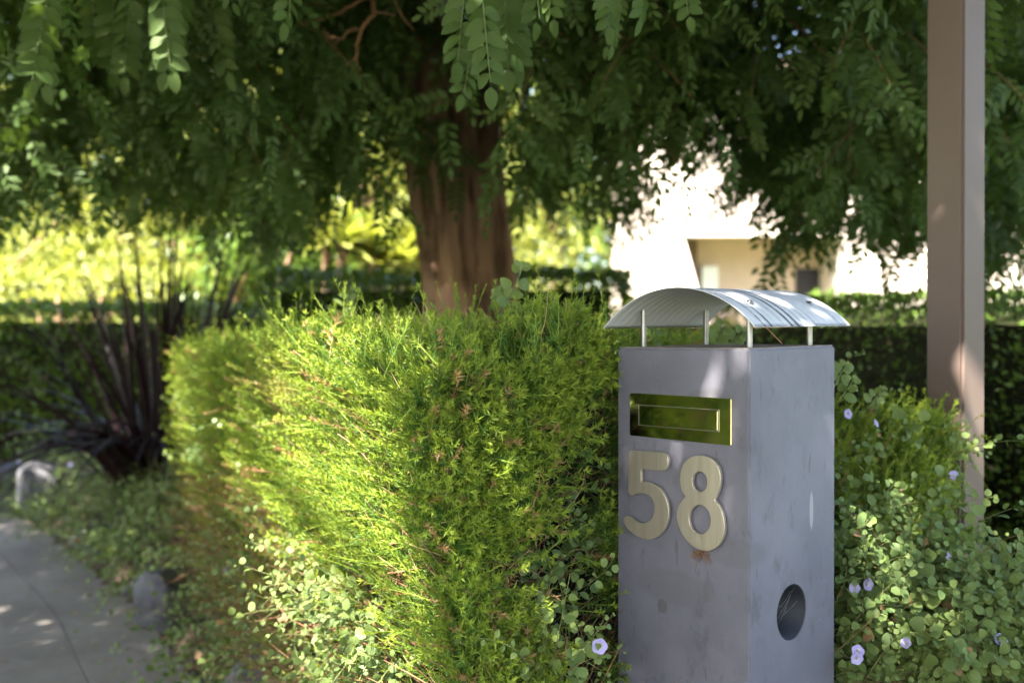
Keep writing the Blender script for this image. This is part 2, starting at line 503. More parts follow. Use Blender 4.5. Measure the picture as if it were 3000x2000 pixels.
def leafy_hedge(name, poly, z0, z1, n, size, mat, label, cat='hedge', group=None, inset=.14, parts=0, proto=POINTY, up=.35, depthr=.07):
    c = np.array(poly).mean(0)
    t = thing(name, (c[0], c[1], z0), label, cat, group)
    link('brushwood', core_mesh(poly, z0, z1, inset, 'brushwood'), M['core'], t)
    pos, nor = hull_points(poly, z0, z1, n, bulge=.035, freq=4)
    pos = pos - nor * rng.uniform(0, depthr, (len(pos), 1))
    d = unit(nor * .7 + rng.normal(0, .6, pos.shape) + np.array([0, 0, up]))
    nn = unit(nor * .8 + rng.normal(0, .5, pos.shape) + np.array([0, 0, .4]))
    sz = size * rng.uniform(.6, 1.25, len(pos))
    tint = np.stack([np.clip(.5 + .35 * noise(pos, 5) + rng.normal(0, .25, len(pos)), 0, 1), (rng.uniform(size=len(pos)) < .015) * .8], 1)
    pick = np.zeros(len(pos), bool)
    if parts:
        ok = (np.abs(pos[:, 0] / pos[:, 1]) < .52) & (pos[:, 2] > CAMZ - .345 * pos[:, 1])
        front = (nor[:, 1] < -.2) | (nor[:, 0] * pos[:, 0] < 0)
        sc = np.where(ok & front, sz / pos[:, 1], 0)
        pick[np.argsort(-sc)[:parts]] = True
    a = Acc()
    place(a, proto, pos[~pick], d[~pick], nn[~pick], sz[~pick], tint[~pick])
    link('foliage', a.mesh('foliage'), mat, t, kind='stuff')
    if parts: leaf_objects('leaf', proto, pos[pick], d[pick], nn[pick], sz[pick], tint[pick], mat, t)
    return t

def leaf_objects(name, protos, pos, d, n, size, tint, mat, parent):
    """single leaves that share a few meshes"""
    if not isinstance(protos, list): protos = [protos]
    meshes = []
    for q in protos:
        for b in (.1, .4, .7, 1.0):
            a = Acc(); V, F, G = q
            C = np.zeros((len(V), 4)); C[:, 0] = b; C[:, 1] = G; C[:, 3] = 1
            a.add(V, F, C); meshes.append(a.mesh(name))
    d = unit(d); x = unit(np.cross(d, n)); z = np.cross(x, d)
    for k in range(len(pos)):
        b = int(np.clip(tint[k][0] * 4, 0, 3))
        o = link(name, meshes[rng.integers(len(protos)) * 4 + b], mat, parent)
        s = float(size[k])
        o.matrix_basis = Matrix(((x[k][0] * s, d[k][0] * s, z[k][0] * s, pos[k][0]), (x[k][1] * s, d[k][1] * s, z[k][1] * s, pos[k][1]),
                                 (x[k][2] * s, d[k][2] * s, z[k][2] * s, pos[k][2]), (0, 0, 0, 1)))

# ------------------------------------------------------------------ house beyond the garden
hY = 16.0
def hx(px, Y=hY): return (px - 1500) / FPX * Y
def hz(py, Y=hY): return CAMZ - (py - HZ) / FPX * Y
house = thing('house', (4.5, hY, 0), 'cream rendered house in full sun beyond the hedge', 'house')
def box_part(name, x0, x1, y0, y1, z0, z1, mat, parent):
    bm = bmesh.new(); prism(bm, [(x0, y0), (x1, y0), (x1, y1), (x0, y1)], z0, z1)
    return link(name, bm_mesh(bm, name), mat, parent)
xl, xr = hx(1912), 11.0
oa, ob, ot = hx(2003), hx(2470), hz(692)
box_part('wall', xl, oa, hY, hY + 6.7, 0, 5.4, M['house'], house)
box_part('wall', oa + .002, ob, hY, hY + .35, ot, 5.4, M['house'], house)
box_part('wall', ob + .002, xr, hY - .02, hY + 3.0, 0, 5.4, M['house'], house)
box_part('porch_wall', oa + .002, ob, hY + 1.3, hY + 1.6, 0, 5.3, plain('shaded porch render', (.60, .46, .37), .85, 0, .05, 4), house)  # darker than the house render: porch shade put into the colour
box_part('porch_ceiling', oa + .002, ob, hY + .352, hY + 1.298, ot + .1, ot + .25, M['house'], house)
bm = bmesh.new()                                   # sloping fin at the porch's near jamb
zz = hz(880)
v = [bm.verts.new(q) for q in ((oa + .003, hY + .02, 0), (oa + .80, hY + .02, 0), (oa + .003, hY + .02, ot), (oa + .003, hY + .30, 0), (oa + .80, hY + .30, 0), (oa + .003, hY + .30, ot))]
for f in ((0, 1, 2), (3, 5, 4), (0, 3, 4, 1), (1, 4, 5, 2), (0, 2, 5, 3)): bm.faces.new([v[k] for k in f])
link('sloping_jamb', bm_mesh(bm, 'sloping_jamb'), M['house'], house)
box_part('reveal_shade', oa + .004, hx(2040, hY + 1.2), hY + 1.1, hY + 1.296, 0, ot + .05, M['fascia'], house)  # dark slab put in for the shaded side of the porch recess
Yb = hY + 1.3
wn_ = box_part('window', hx(2055, Yb), hx(2102, Yb), Yb - .05, Yb - .004, hz(850, Yb), hz(780, Yb), M['sunlit_pane'], house)
box_part('frame', hx(2050, Yb), hx(2055, Yb) - .002, Yb - .06, Yb - .004, hz(850, Yb), hz(776, Yb), M['fascia'], wn_)
dr = box_part('door', hx(2330, Yb), hx(2480, Yb), Yb - .06, Yb - .004, 0, hz(788, Yb), M['housedark'], house)
box_part('slit_window', hx(1921), hx(1931), hY - .03, hY - .004, hz(762), hz(702), M['housedark'], house)
box_part('roof', xl - .3, xr + .3, hY - .35, hY + 7.1, 5.403, 5.65, M['fascia'], house)

# ------------------------------------------------------------------ hedges behind
leafy_hedge('clipped_hedge', [(-8, 9.0), (-2.15, 8.7), (-2.2, 9.6), (-8, 10.0)], 0, 1.52, 20000, .08, M['privet'], 'long dark clipped hedge behind the purple flax', proto=DIAM)
leafy_hedge('clipped_hedge', [(-2.03, 8.0), (.92, 7.75), (.95, 8.6), (-2.0, 8.9)], 0, 1.76, 17000, .07, M['privet'], 'dark clipped hedge behind the big trunk, above the needle shrub', proto=DIAM)
leafy_hedge('clipped_hedge', [(-6.8, 13.2), (-3.1, 12.9), (-3.0, 14.0), (-6.8, 14.3)], 0, 2.1, 9000, .11, M['garden'], 'sunlit yellow-green hedge between the flax and the dark hedge', proto=DIAM)
leafy_hedge('clipped_hedge', [(3.7, 11.6), (8.2, 11.3), (8.2, 12.4), (3.7, 12.6)], 0, 1.75, 8000, .09, M['privet'], 'low hedge before the white house wall beside the porch', proto=DIAM)
leafy_hedge('clipped_hedge', [(.62, 4.6), (1.9, 4.25), (1.96, 3.55), (4.2, 3.2), (4.4, 4.5), (2.0, 5.5), (.66, 5.5)], 0, 1.44, 30000, .036, M['privet'],
            'glossy dark green clipped hedge behind letterbox and brown post', parts=300)

# ------------------------------------------------------------------ background shrubs and trees (sunlit garden)
def trunk_mesh(pts, rad, sides=10, name='trunk'):
    a = Acc(); tube(a, pts, rad, sides); return a.mesh(name, True)
def bush(name, c, rx, rz, n, size, label, cat='shrub', mat='garden', trunk=0.0, group=None, squash=1.0, proto=POINTY, light=0.5):
    """tree or shrub: stems and a crown of leaf clumps spread through the volume"""
    x, y, z0 = c
    t = thing(name, c, label, cat, group)
    cz = z0 + trunk + rz
    a = Acc()
    nst = 1 if trunk > .6 else 5
    ends = []
    for k in range(nst):
        b = np.array([x, y, z0]) + (0 if nst == 1 else rng.normal(0, .1, 3) * np.array([1, 1, 0]))
        top = np.array([x, y, cz + rz * .3]) + rng.normal(0, rx * .25, 3)
        mid = (b + top) / 2 + rng.normal(0, .08, 3)
        tube(a, [b, mid, top], [rz * .07 + .03, rz * .05 + .02, .02], 7)
        for q in range(5):
            e = np.array([x, y, cz]) + unit(rng.normal(size=3)) * np.array([rx, rx, rz]) * .75
            tube(a, [mid, (mid + e) / 2 + rng.normal(0, .1, 3), e], [.05, .03, .01], 5)
    link('trunk' if nst == 1 else 'stems', a.mesh('trunk', True), M['bark'], t)
    nc = max(12, n // 70)
    u = unit(rng.normal(size=(nc, 3)))
    cen = np.array([x, y, cz]) + u * np.array([rx, rx, rz]) * rng.uniform(.25, 1.0, (nc, 1)) ** .7
    rad = rng.uniform(.20, .40, nc) * min(rx, rz)
    k = rng.integers(nc, size=n)
    w = unit(rng.normal(size=(n, 3)))
    pos = cen[k] + w * (rad[k] * rng.uniform(.4, 1.05, n))[:, None] * np.array([1, 1, squash])
    pos[:, 2] = np.maximum(pos[:, 2], z0 + .05)
    d = unit(w + rng.normal(0, .5, (n, 3)) + np.array([0, 0, -.1])); nn = unit(w + rng.normal(0, .6, (n, 3)) + np.array([0, 0, .5]))
    tint = np.stack([np.clip(rng.uniform(0, 1, nc)[k] * .7 + rng.uniform(0, .3, n), 0, 1), (rng.uniform(size=n) < .02) * .7], 1)
    a = Acc(); place(a, proto, pos, d, nn, size * rng.uniform(.6, 1.3, n), tint)
    link('crown', a.mesh('crown'), M[mat], t, kind='stuff')
    return t
bush('garden_shrub', (-5.2, 11.6, 0), 1.3, 1.15, 3200, .11, 'wispy pale green shrub behind the hedge at the far left')
bush('garden_shrub', (-7.6, 14.5, 0), 2.2, 1.9, 3600, .15, 'big sunlit yellow-green shrub at the left end of the garden')
bush('garden_shrub', (-4.6, 16.5, 0), 1.8, 1.5, 3000, .14, 'rounded sunlit shrub above the yellow-green hedge')
bush('garden_shrub', (-2.7, 15.5, 0), 1.4, 1.35, 2800, .13, 'pale sunlit shrub low behind the rosette trees')
bush('garden_shrub', (-.2, 17.5, 0), 1.7, 1.3, 2400, .14, 'sunlit shrub peeping out past the big trunk')
bush('garden_shrub', (1.75, 14.6, 0), .62, .95, 1600, .09, 'narrow yellow-green shrub before the white house corner')
bush('garden_shrub', (3.75, 17.2, 0), .42, .95, 900, .08, 'yellow-green bush growing inside the porch', 'shrub')
bush('garden_tree', (-3.1, 13.0, 0), 1.5, .8, 4200, .14, 'dark spreading tree with low boughs behind the sunlit hedge', 'tree', 'privet', 1.55)
bush('garden_tree', (-9.5, 19, 0), 3.2, 2.6, 7000, .24, 'tall sunlit tree at the back left of the garden', 'tree', 'garden', 1.3)
bush('garden_tree', (-5.2, 22, 0), 3.0, 2.8, 7000, .26, 'tall pale tree far behind the dark spreading tree', 'tree', 'garden', 1.8)
bush('garden_tree', (-.8, 23, 0), 3.0, 2.8, 7000, .26, 'tall sunlit tree far behind the big trunk', 'tree', 'garden', 1.8)
bush('garden_tree', (-14.5, 17, 0), 3.4, 3.0, 3800, .2, 'broad tree closing the garden beyond the footpath', 'tree', 'privet', 1.2)
bush('garden_tree', (1.6, 27, 0), 2.6, 3.0, 3000, .22, 'dark tree behind the house corner', 'tree', 'privet', 2.2)
bush('garden_tree', (13.5, 12, 0), 3.4, 3.2, 4200, .2, 'dark tree at the far end of the house', 'tree', 'privet', 1.6)
bush('garden_tree', (-11.5, 14.0, 0), 2.6, 2.4, 6500, .2, 'leafy sunlit tree above the long dark hedge at the left', 'tree', 'garden', .9)
bush('garden_tree', (-6.6, 18.5, 0), 2.6, 2.9, 7500, .22, 'tall yellow-green tree behind the flax', 'tree', 'garden', 1.2)
bush('garden_tree', (-2.9, 19.0, 0), 2.4, 3.0, 7500, .22, 'tall yellow-green tree behind the rosette trees', 'tree', 'garden', 1.3)
# far screen of trees along the boundary
for k, (x, y) in enumerate(((-22, 28), (-15.5, 32), (-8.5, 35), (-2, 36), (5, 38))):
    bush('boundary_tree', (x, y, 0), 4.8, 5.4, 5200, .55, ('far boundary tree, leftmost of five in a row', 'far boundary tree, second from the left', 'far boundary tree, middle one of five',
         'far boundary tree, fourth from the left', 'far boundary tree behind the house, rightmost of five')[k], 'tree', 'privet' if k % 2 else 'garden', 1.5, 'trees along the far boundary')

def rosette_tree(c, h, heads, label):
    t = thing('rosette_tree', c, label, 'tree', 'rosette trees in the sunny garden')
    c = np.array(c, float)
    a = Acc(); b = Acc()
    for k in range(heads):
        ang = k * 2.4
        top = c + np.array([math.cos(ang) * .35, math.sin(ang) * .35, h + rng.uniform(-.2, .25)])
        tube(a, [c, c + (top - c) * .5 + np.array([math.cos(ang), math.sin(ang), 0]) * .12, top], [.10, .075, .05], 8)
        n = 60
        d = unit(np.c_[rng.normal(size=(n, 2)), rng.uniform(-.25, 1.2, n)])
        place(b, (DIAM[0] * np.array([.42, 1, 1]), DIAM[1], DIAM[2]), np.tile(top, (n, 1)), d, unit(np.c_[-d[:, :2] * .6, np.ones(n)]), rng.uniform(.45, .75, n), np.c_[rng.uniform(.3, 1, n), np.zeros(n)])
    link('trunk', a.mesh('trunk', True), M['bark'], t)
    link('crown', b.mesh('crown'), M['garden'], t, kind='stuff')
rosette_tree((-1.95, 11.6, 0), 2.3, 4, 'sunlit tree with spiky leaf rosettes left of the big trunk')
rosette_tree((-1.35, 11.9, 0), 2.2, 4, 'spiky rosette tree close beside the big trunk, behind the other one')

# ------------------------------------------------------------------ the big tree over everything
TY = 7.0
tree = thing('pinnate_tree', (-.25, TY, 0), 'big spreading tree with brown furrowed trunk and drooping feathery leaves', 'tree')
a = Acc()
zs = np.linspace(-.05, 3.25, 90); m = 120
an = np.arange(m) / m * 2 * math.pi
cx = np.interp(zs, [0, 1.6, 2.9, 3.3], [-.20, -.293, -.47, -.55]); cyy = np.interp(zs, [0, 3.3], [TY, TY + .05])
rr = np.interp(zs, [0, .25, .8, 1.6, 2.6, 3.3], [.50, .39, .32, .285, .31, .39])
Vt = np.stack([cx[:, None] + 0 * an, cyy[:, None] + 0 * an, zs[:, None] + 0 * an], -1)
dirv = np.stack([np.cos(an), np.sin(an), 0 * an], -1)[None]
q = np.stack([np.cos(an)[None] * 5.0 + 0 * zs[:, None], np.sin(an)[None] * 5.0 + 0 * zs[:, None], zs[:, None] * .55 + 0 * an], -1).reshape(-1, 3)
fur = noise(q + .25 * noise(q, 1.3)[:, None], 3.1).reshape(len(zs), m)
fur2 = noise(q * np.array([1, 1, .6]), 1.1).reshape(len(zs), m)
disp = -.026 * (1 - np.clip(np.abs(fur) * 2.2, 0, 1)) ** 1.5 + .03 * fur2 + .02
Vt = Vt + dirv * (rr[:, None] + disp)[..., None]
i, j = np.meshgrid(np.arange(len(zs) - 1), np.arange(m), indexing='ij'); j2 = (j + 1) % m
a.add(Vt.reshape(-1, 3), np.stack([i * m + j, i * m + j2, (i + 1) * m + j2, (i + 1) * m + j], -1).reshape(-1, 4))
link('trunk', a.mesh('trunk', True), M['bark'], tree)
crotch = np.array([-.5, TY + .05, 3.1])
LIMBS = [[(-1.6, 6.2, 3.9), (-3.2, 4.6, 4.5), (-5.2, 2.2, 4.7)], [(-.9, 5.8, 4.1), (-1.3, 3.4, 4.7), (-2.4, .4, 4.9)],
         [(.5, 5.9, 3.9), (1.3, 3.6, 4.4), (1.6, .8, 4.5)], [(1.0, 6.6, 3.7), (2.8, 5.4, 4.1), (4.6, 3.6, 4.2)],
         [(-2.2, 7.2, 3.7), (-4.4, 7.3, 4.0), (-6.6, 6.6, 4.0)], [(.6, 8.0, 4.0), (2.2, 9.2, 4.6), (4.6, 9.6, 4.6)], [(-.8, 8.4, 4.4), (-1.8, 10.0, 5.0), (-3.0, 11.2, 4.8)]]
limb_pts = []
for L_ in LIMBS:
    ctl = np.array([crotch] + L_)
    tt = np.linspace(0, 3, 14)
    pts = np.stack([np.interp(tt, range(4), ctl[:, k]) for k in range(3)], -1)
    pts[1:-1] = (pts[:-2] + 2 * pts[1:-1] + pts[2:]) / 4
    pts += rng.normal(0, .03, pts.shape)
    limb_pts.append(pts)
    a = Acc(); tube(a, pts, np.linspace(.17, .03, 14), 9)
    link('limb', a.mesh('limb', True), M['bark'], tree)

# frond proto: pinnate leaf hanging along +Y
def frond(pairs, seed, leaf=LEAFLET[0], spread=1.0, wide=1.0):
    r = np.random.default_rng(seed)
    pos, d, nn, sz = [], [], [], []
    sag = r.uniform(.05, .2)
    for k in range(pairs):
        t = .16 + .84 * k / pairs
        for s in (-1, 1):
            pos.append((0, t, -sag * t * t)); d.append((s * spread * r.uniform(.75, 1.1), .75, -.15 + r.normal(0, .2))); sz.append(.235 * (1 - .25 * abs(t - .5)) * r.uniform(.9, 1.1))
            nn.append((r.normal(0, .42), r.normal(0, .42), 1))
    pos.append((0, 1, -sag)); d.append((0, 1, -.3)); nn.append((0, 0, 1)); sz.append(.22)
    return np.array(pos), np.array(d, float), np.array(nn, float), np.array(sz) * wide
def frond_proto(fr, leaf):
    a = Acc()
    pos, d, nn, sz = fr
    place(a, leaf, pos, d, nn, sz, np.zeros((len(pos), 2)))
    V = np.concatenate(a.V); F = np.concatenate(a.T3); G = np.concatenate(a.C)[:, 1] * .5
    o = len(V); w = .006
    V = np.concatenate([V, [(-w, -.1, 0), (w, -.1, 0), (w, 1, -.1), (-w, 1, -.1)]]); F = np.concatenate([F, [(o, o + 1, o + 2), (o, o + 2, o + 3)]])
    return V, F, np.r_[G, np.full(4, .5)]
LEAF4 = (np.array([(0, 0, 0), (-.2, .35, .03), (.2, .35, .03), (-.17, .72, .0), (.17, .72, 0), (0, 1, -.06)]), np.array([(0, 2, 1), (1, 2, 4), (1, 4, 3), (3, 4, 5)]), np.array([0, .4, .4, .7, .7, 1]))
FR = [frond_proto(frond(6 + s % 3, 60 + s), LEAF4) for s in range(8)]
FR_COARSE = [frond_proto(frond(5, 80 + s, wide=1.35), DIAM) for s in range(4)]

# lower edge of the drooping skirt, as a height over the ground at each X (seen five metres off)
SK = np.array([(-400, 640), (0, 620), (150, 600), (300, 690), (450, 665), (560, 680), (650, 700), (750, 740), (850, 760), (950, 680), (1050, 590), (1150, 560), (1185, 330), (1300, 230), (1380, 300),
               (1420, 470), (1500, 560), (1600, 640), (1750, 720), (1800, 700), (1840, 640), (1880, 560), (1950, 540), (2050, 580), (2150, 610), (2190, 680), (2300, 690), (2420, 760), (2480, 790), (2560, 770), (2700, 760),
               (2850, 820), (3400, 830)])
def skirt_z(X, Y):
    yr = np.clip(Y, 4.2, 8.0)                 # the skirt lifts with distance
    yl = np.interp(1500 + X / yr * FPX, SK[:, 0], SK[:, 1])
    return CAMZ + (HZ - yl) / FPX * yr + np.maximum(0, 4.2 - Y) * .16
def sprays(n_target, sampler, nf=11, L=(.4, .7), fl=(.17, .24)):
    """drooping branchlets with alternate pinnate leaves"""
    p, out_d = sampler(n_target)
    n = len(p)
    Ls = rng.uniform(*L, n)
    t = np.linspace(0, 1, nf)
    P = p[:, None, :] + out_d[:, None, :] * (Ls[:, None] * t)[..., None] * .6 + np.array([0, 0, -1.]) * (Ls[:, None] * t ** 1.5)[..., None] * .6
    tang = unit(np.gradient(P, axis=1))
    sd = unit(np.cross(tang, rng.normal(size=(n, 1, 3))))
    alt = np.where(np.arange(nf) % 2, 1, -1)[None, :, None]
    d = unit(sd * alt * .55 + tang * .3 + np.array([0, 0, -.5]) + rng.normal(0, .22, P.shape))
    toward = unit(np.array([0, 0, 1.4]) - P) * np.array([1, 1, .2])
    nn = unit(rng.normal(0, .55, P.shape) + toward * .45 + out_d[:, None] * .3 + np.array([0, 0, .35]))
    size = rng.uniform(*fl, (n, nf)) * np.linspace(1.05, .8, nf)
    return P, d, nn, size
def skirt_sampler(n):
    Y = rng.uniform(2.5, 8.6, n * 6) ** 1.0
    X = rng.uniform(-.62, .62, n * 6) * Y
    zl = skirt_z(X, Y) + .38 + .10 * noise(np.c_[X, Y, X * 0], 2.2)
    zt = CAMZ + .345 * Y + .75
    z = zl + (zt - zl) * rng.uniform(0, 1, len(X)) ** 1.25
    px = 1500 + X / Y * FPX; py = HZ - (z - .5 - CAMZ) / Y * FPX
    ok = (zt > zl) & ~((px > 1150) & (px < 1530) & (py > 70 + np.clip((px - 1340) * 1.9, 0, 380)) & (Y < 7.4))
    ok &= ~((px > 1800) & (px < 2180) & (py > 560))
    ok &= (Y > 3.1) | (z > CAMZ + .28 * Y + .45)
    # looser towards the lower left so that the sunlit garden glints through
    ok &= rng.uniform(size=len(X)) < np.where((px < 1150) & (py > 330), .75, 1)
    X, Y, z = X[ok][:n], Y[ok][:n], z[ok][:n]
    return np.c_[X, Y, z], unit(np.c_[rng.normal(0, 1, len(X)), rng.normal(-.6, .8, len(X)), np.zeros(len(X))])
def crown_sampler(n):
    """the roof of the crown, spread evenly as the sun sees it; thinner over the shrub's corner, open to the street"""
    st_ = math.sqrt(11.0 * 12.5 / n)
    hx_, hy_ = np.meshgrid(np.arange(-7.0, 4.0, st_), np.arange(-2.6, 9.9, st_))
    hx_ = hx_.ravel() + rng.uniform(-.5, .5, hx_.size) * st_; hy_ = hy_.ravel() + rng.uniform(-.5, .5, hy_.size) * st_
    z = 3.7 + rng.uniform(0, 1, hx_.size) * 2.0
    for _ in range(3):
        k = (z - 1.0) / SDIR.z; X, Y = hx_ + SDIR.x * k, hy_ + SDIR.y * k
        z = np.maximum(z, CAMZ + .36 * np.maximum(Y, 0) + .95)
    fleck = noise(np.c_[hx_, hy_, 0 * hx_], 1.6) > .45
    ok = rng.uniform(size=len(X)) < np.where(fleck & (hx_ < -1.3), .45, 1)
    X, Y, z = X[ok], Y[ok], z[ok]
    return np.c_[X, Y, z], unit(np.c_[rng.normal(0, 1, (len(X), 2)), np.zeros(len(X))])

def sun_gap(P_, d_, n_, s_):
    """a gap in the crown lets the sun onto the shrub's path side"""
    mid_ = P_ + d_ * (s_ * .5)[:, None]
    k_ = (mid_[:, 2] - 1.0) / SDIR.z
    h_ = np.c_[mid_[:, 0] - SDIR.x * k_, mid_[:, 1] - SDIR.y * k_] - np.array([-.12, 1.5])
    al, pe = h_ @ np.array([-.40, .915]), h_ @ np.array([-.915, -.40])
    gap = (al > -.20) & (al < 3.9) & (pe > np.interp(al, [-.2, .0, .12, .35], [-.06, -.09, -.25, -.40])) & (pe < np.interp(al, [.8, 1.4], [.34, .20])) & (rng.uniform(size=len(al)) < np.interp(al, [-.2, .8, 1.3, 3.9], [.98, .96, .91, .89]))
    return P_[~gap], d_[~gap], n_[~gap], s_[~gap]
a, tw = Acc(), Acc()
P_, d_, n_, s_ = sprays(1480, skirt_sampler)
c_ = P_[:, P_.shape[1] // 2]; cs_ = np.c_[c_[:, 0] - SDIR.x / SDIR.z * (c_[:, 2] - 1), c_[:, 1] - SDIR.y / SDIR.z * (c_[:, 2] - 1)] - np.array([-.12, 1.5])
cl_, cp_ = cs_ @ np.array([-.40, .915]), cs_ @ np.array([-.915, -.40])
bear = ~((cl_ > -.5) & (cl_ < 4.2) & (cp_ > -.7) & (cp_ < .6))        # no bare twigs left in the sunny gap
ribbons(tw, P_[bear][:, ::3], .003, np.c_[rng.uniform(0, 1, bear.sum()), np.zeros(bear.sum())])
P_, d_, n_, s_ = sun_gap(P_.reshape(-1, 3), d_.reshape(-1, 3), n_.reshape(-1, 3), s_.ravel())
tin = np.stack([np.clip(.5 + .4 * noise(P_, 2.5) + rng.normal(0, .2, len(P_)), 0, 1), np.zeros(len(P_))], 1)
kk = rng.integers(8, size=len(P_)); far = P_[:, 1] > 3.5
for k in range(8):
    w = (kk == k) & ~far; place(a, FR[k], P_[w], d_[w], n_[w], s_[w], tin[w])
    w = (kk == k) & far; place(a, FR_COARSE[k % 4], P_[w], d_[w], n_[w], s_[w] * 1.08, tin[w])
o = link('crown', a.mesh('crown'), M['tipu'], tree, label='drooping skirt of dark feathery leaves', kind='stuff')
a = Acc()
P_, d_, n_, s_ = sprays(1800, crown_sampler, 10, (.6, 1.0), (.46, .62))  # overhead leaves out of view, placed to cast the shade
ribbons(tw, P_[:, ::3], .006, np.c_[rng.uniform(0, 1, len(P_)), np.zeros(len(P_))])
# twigs from the limbs to the sprays overhead
P_, d_, n_, s_ = P_.reshape(-1, 3), d_.reshape(-1, 3), n_.reshape(-1, 3), s_.ravel()
d_ = unit(d_ + np.array([0, 0, .45]))
P_, d_, n_, s_ = sun_gap(P_, d_, n_, s_)
kk = rng.integers(4, size=len(P_))
for k in range(4):
    w = kk == k; place(a, FR_COARSE[k], P_[w], d_[w], n_[w] + np.array([0, 0, .8]), s_[w], np.c_[rng.uniform(0, 1, w.sum()), np.zeros(w.sum())])
link('crown', a.mesh('crown'), M['tipu'], tree, label='high part of the leafy crown, spread out of view to shade the scene', kind='stuff')
starts = np.concatenate(limb_pts)
ends = np.c_[rng.uniform(-8, 5.5, 160), rng.uniform(-3, 9, 160), rng.uniform(4.2, 5.6, 160)]
ends[:, 2] = np.maximum(ends[:, 2], CAMZ + .36 * np.maximum(ends[:, 1], 0) + .5)
near = starts[np.argmin(((ends[:, None] - starts[None]) ** 2).sum(-1), 1)]
t5 = np.linspace(0, 1, 6)[None, :, None]
ribbons(tw, near[:, None] * (1 - t5) + ends[:, None] * t5 + .25 * np.sin(t5 * 3.14) * np.array([0, 0, 1.]), .014, np.c_[np.zeros(160), np.zeros(160)])
link('twigs', tw.mesh('twigs'), M['twig'], tree, kind='stuff')

# nearest fronds, leaflet by leaflet
NEAR = [(1372, -120, 2.05, .21, -.1), (1408, -60, 2.0, .21, .1), (1475, -100, 2.2, .23, .05), (1385, 40, 2.1, .17, -.05), (1500, -60, 2.3, .2, .1), (1545, -190, 2.1, .18, .2), (1620, -190, 2.05, .17, -.1),
        (1765, -150, 2.0, .16, .1), (1790, -80, 2.1, .15, .15), (1890, -170, 2.0, .16, 0), (1985, -170, 2.0, .15, .1), (330, -60, 3.0, .27, .1), (385, -30, 2.9, .25, -.05), (260, -100, 3.0, .25, .2),
        (150, -60, 2.6, .27, -.1), (90, -40, 2.7, .26, .1), (470, -90, 2.6, .26, .12), (540, -60, 2.8, .26, -.2), (845, -190, 2.3, .2, .1), (620, -60, 3.0, .28, .1)]
lm = {}
for fi, (px, py, Y, L, lean) in enumerate(NEAR):
    base = at(px, py, Y)
    ax = unit(np.array([lean, -.12, -1.0])); nz = unit(np.array([rng.normal(0, .7), -1, .25 + rng.normal(0, .15)]))
    x = unit(np.cross(ax, nz)); zz = np.cross(x, ax); Rm = np.stack([x, ax, zz], -1)
    pos, d, nn, sz = frond(7, 200 + fi)
    a = Acc(); tube(a, [base + Rm @ np.array([0, t, -.1 * t * t]) * L for t in (-.6, 0, .35, .7, 1)], [.002, .0018, .0015, .0012, .0008], 5)
    fo = link('frond', a.mesh('frond'), M['stem'], tree)
    W = (Rm @ (pos * L).T).T + base
    leaf_objects('leaflet', LEAFLET, W, (Rm @ d.T).T, (Rm @ nn.T).T, sz * L * 1.02, np.c_[rng.uniform(.3, 1, len(W)), np.zeros(len(W))], M['tipu'], fo)

# bare dry twig hanging from the crown
a = Acc()
def zp(x, y, Y=3.4): return at(700 + x / 2.45, y / 2.45, Y)
for pl, r0 in (([(950, -160), (960, 0), (970, 110), (900, 190), (850, 330), (840, 430), (700, 545)], .009), ([(900, 190), (800, 240), (690, 305)], .006), ([(740, 262), (620, 262), (500, 245)], .004), ([(840, 430), (875, 520)], .004),
               ([(1000, -110), (890, 0), (720, 90), (510, 165), (370, 195)], .008), ([(510, 165), (560, 215), (650, 255)], .004), ([(980, 90), (1060, 105), (1125, 125)], .004), ([(720, 90), (600, 50), (480, -10)], .005), ([(1100, -60), (1150, 90), (1250, 210)], .004)):
    pts = np.array([zp(*q) for q in pl]); pts[:, 1] += rng.normal(0, .02, len(pts))
    tt = np.linspace(0, len(pts) - 1, 4 * len(pts)); pts = np.stack([np.interp(tt, range(len(pts)), pts[:, k]) for k in range(3)], -1) + rng.normal(0, .0025, (len(tt), 3))
    tube(a, pts, np.linspace(r0, r0 * .45, len(pts)), 6, (.8, 0, 0, 1))
link('dry_branch', a.mesh('dry_branch', True), M['twig'], tree, label='bare brown dry branch hanging among the leaves')

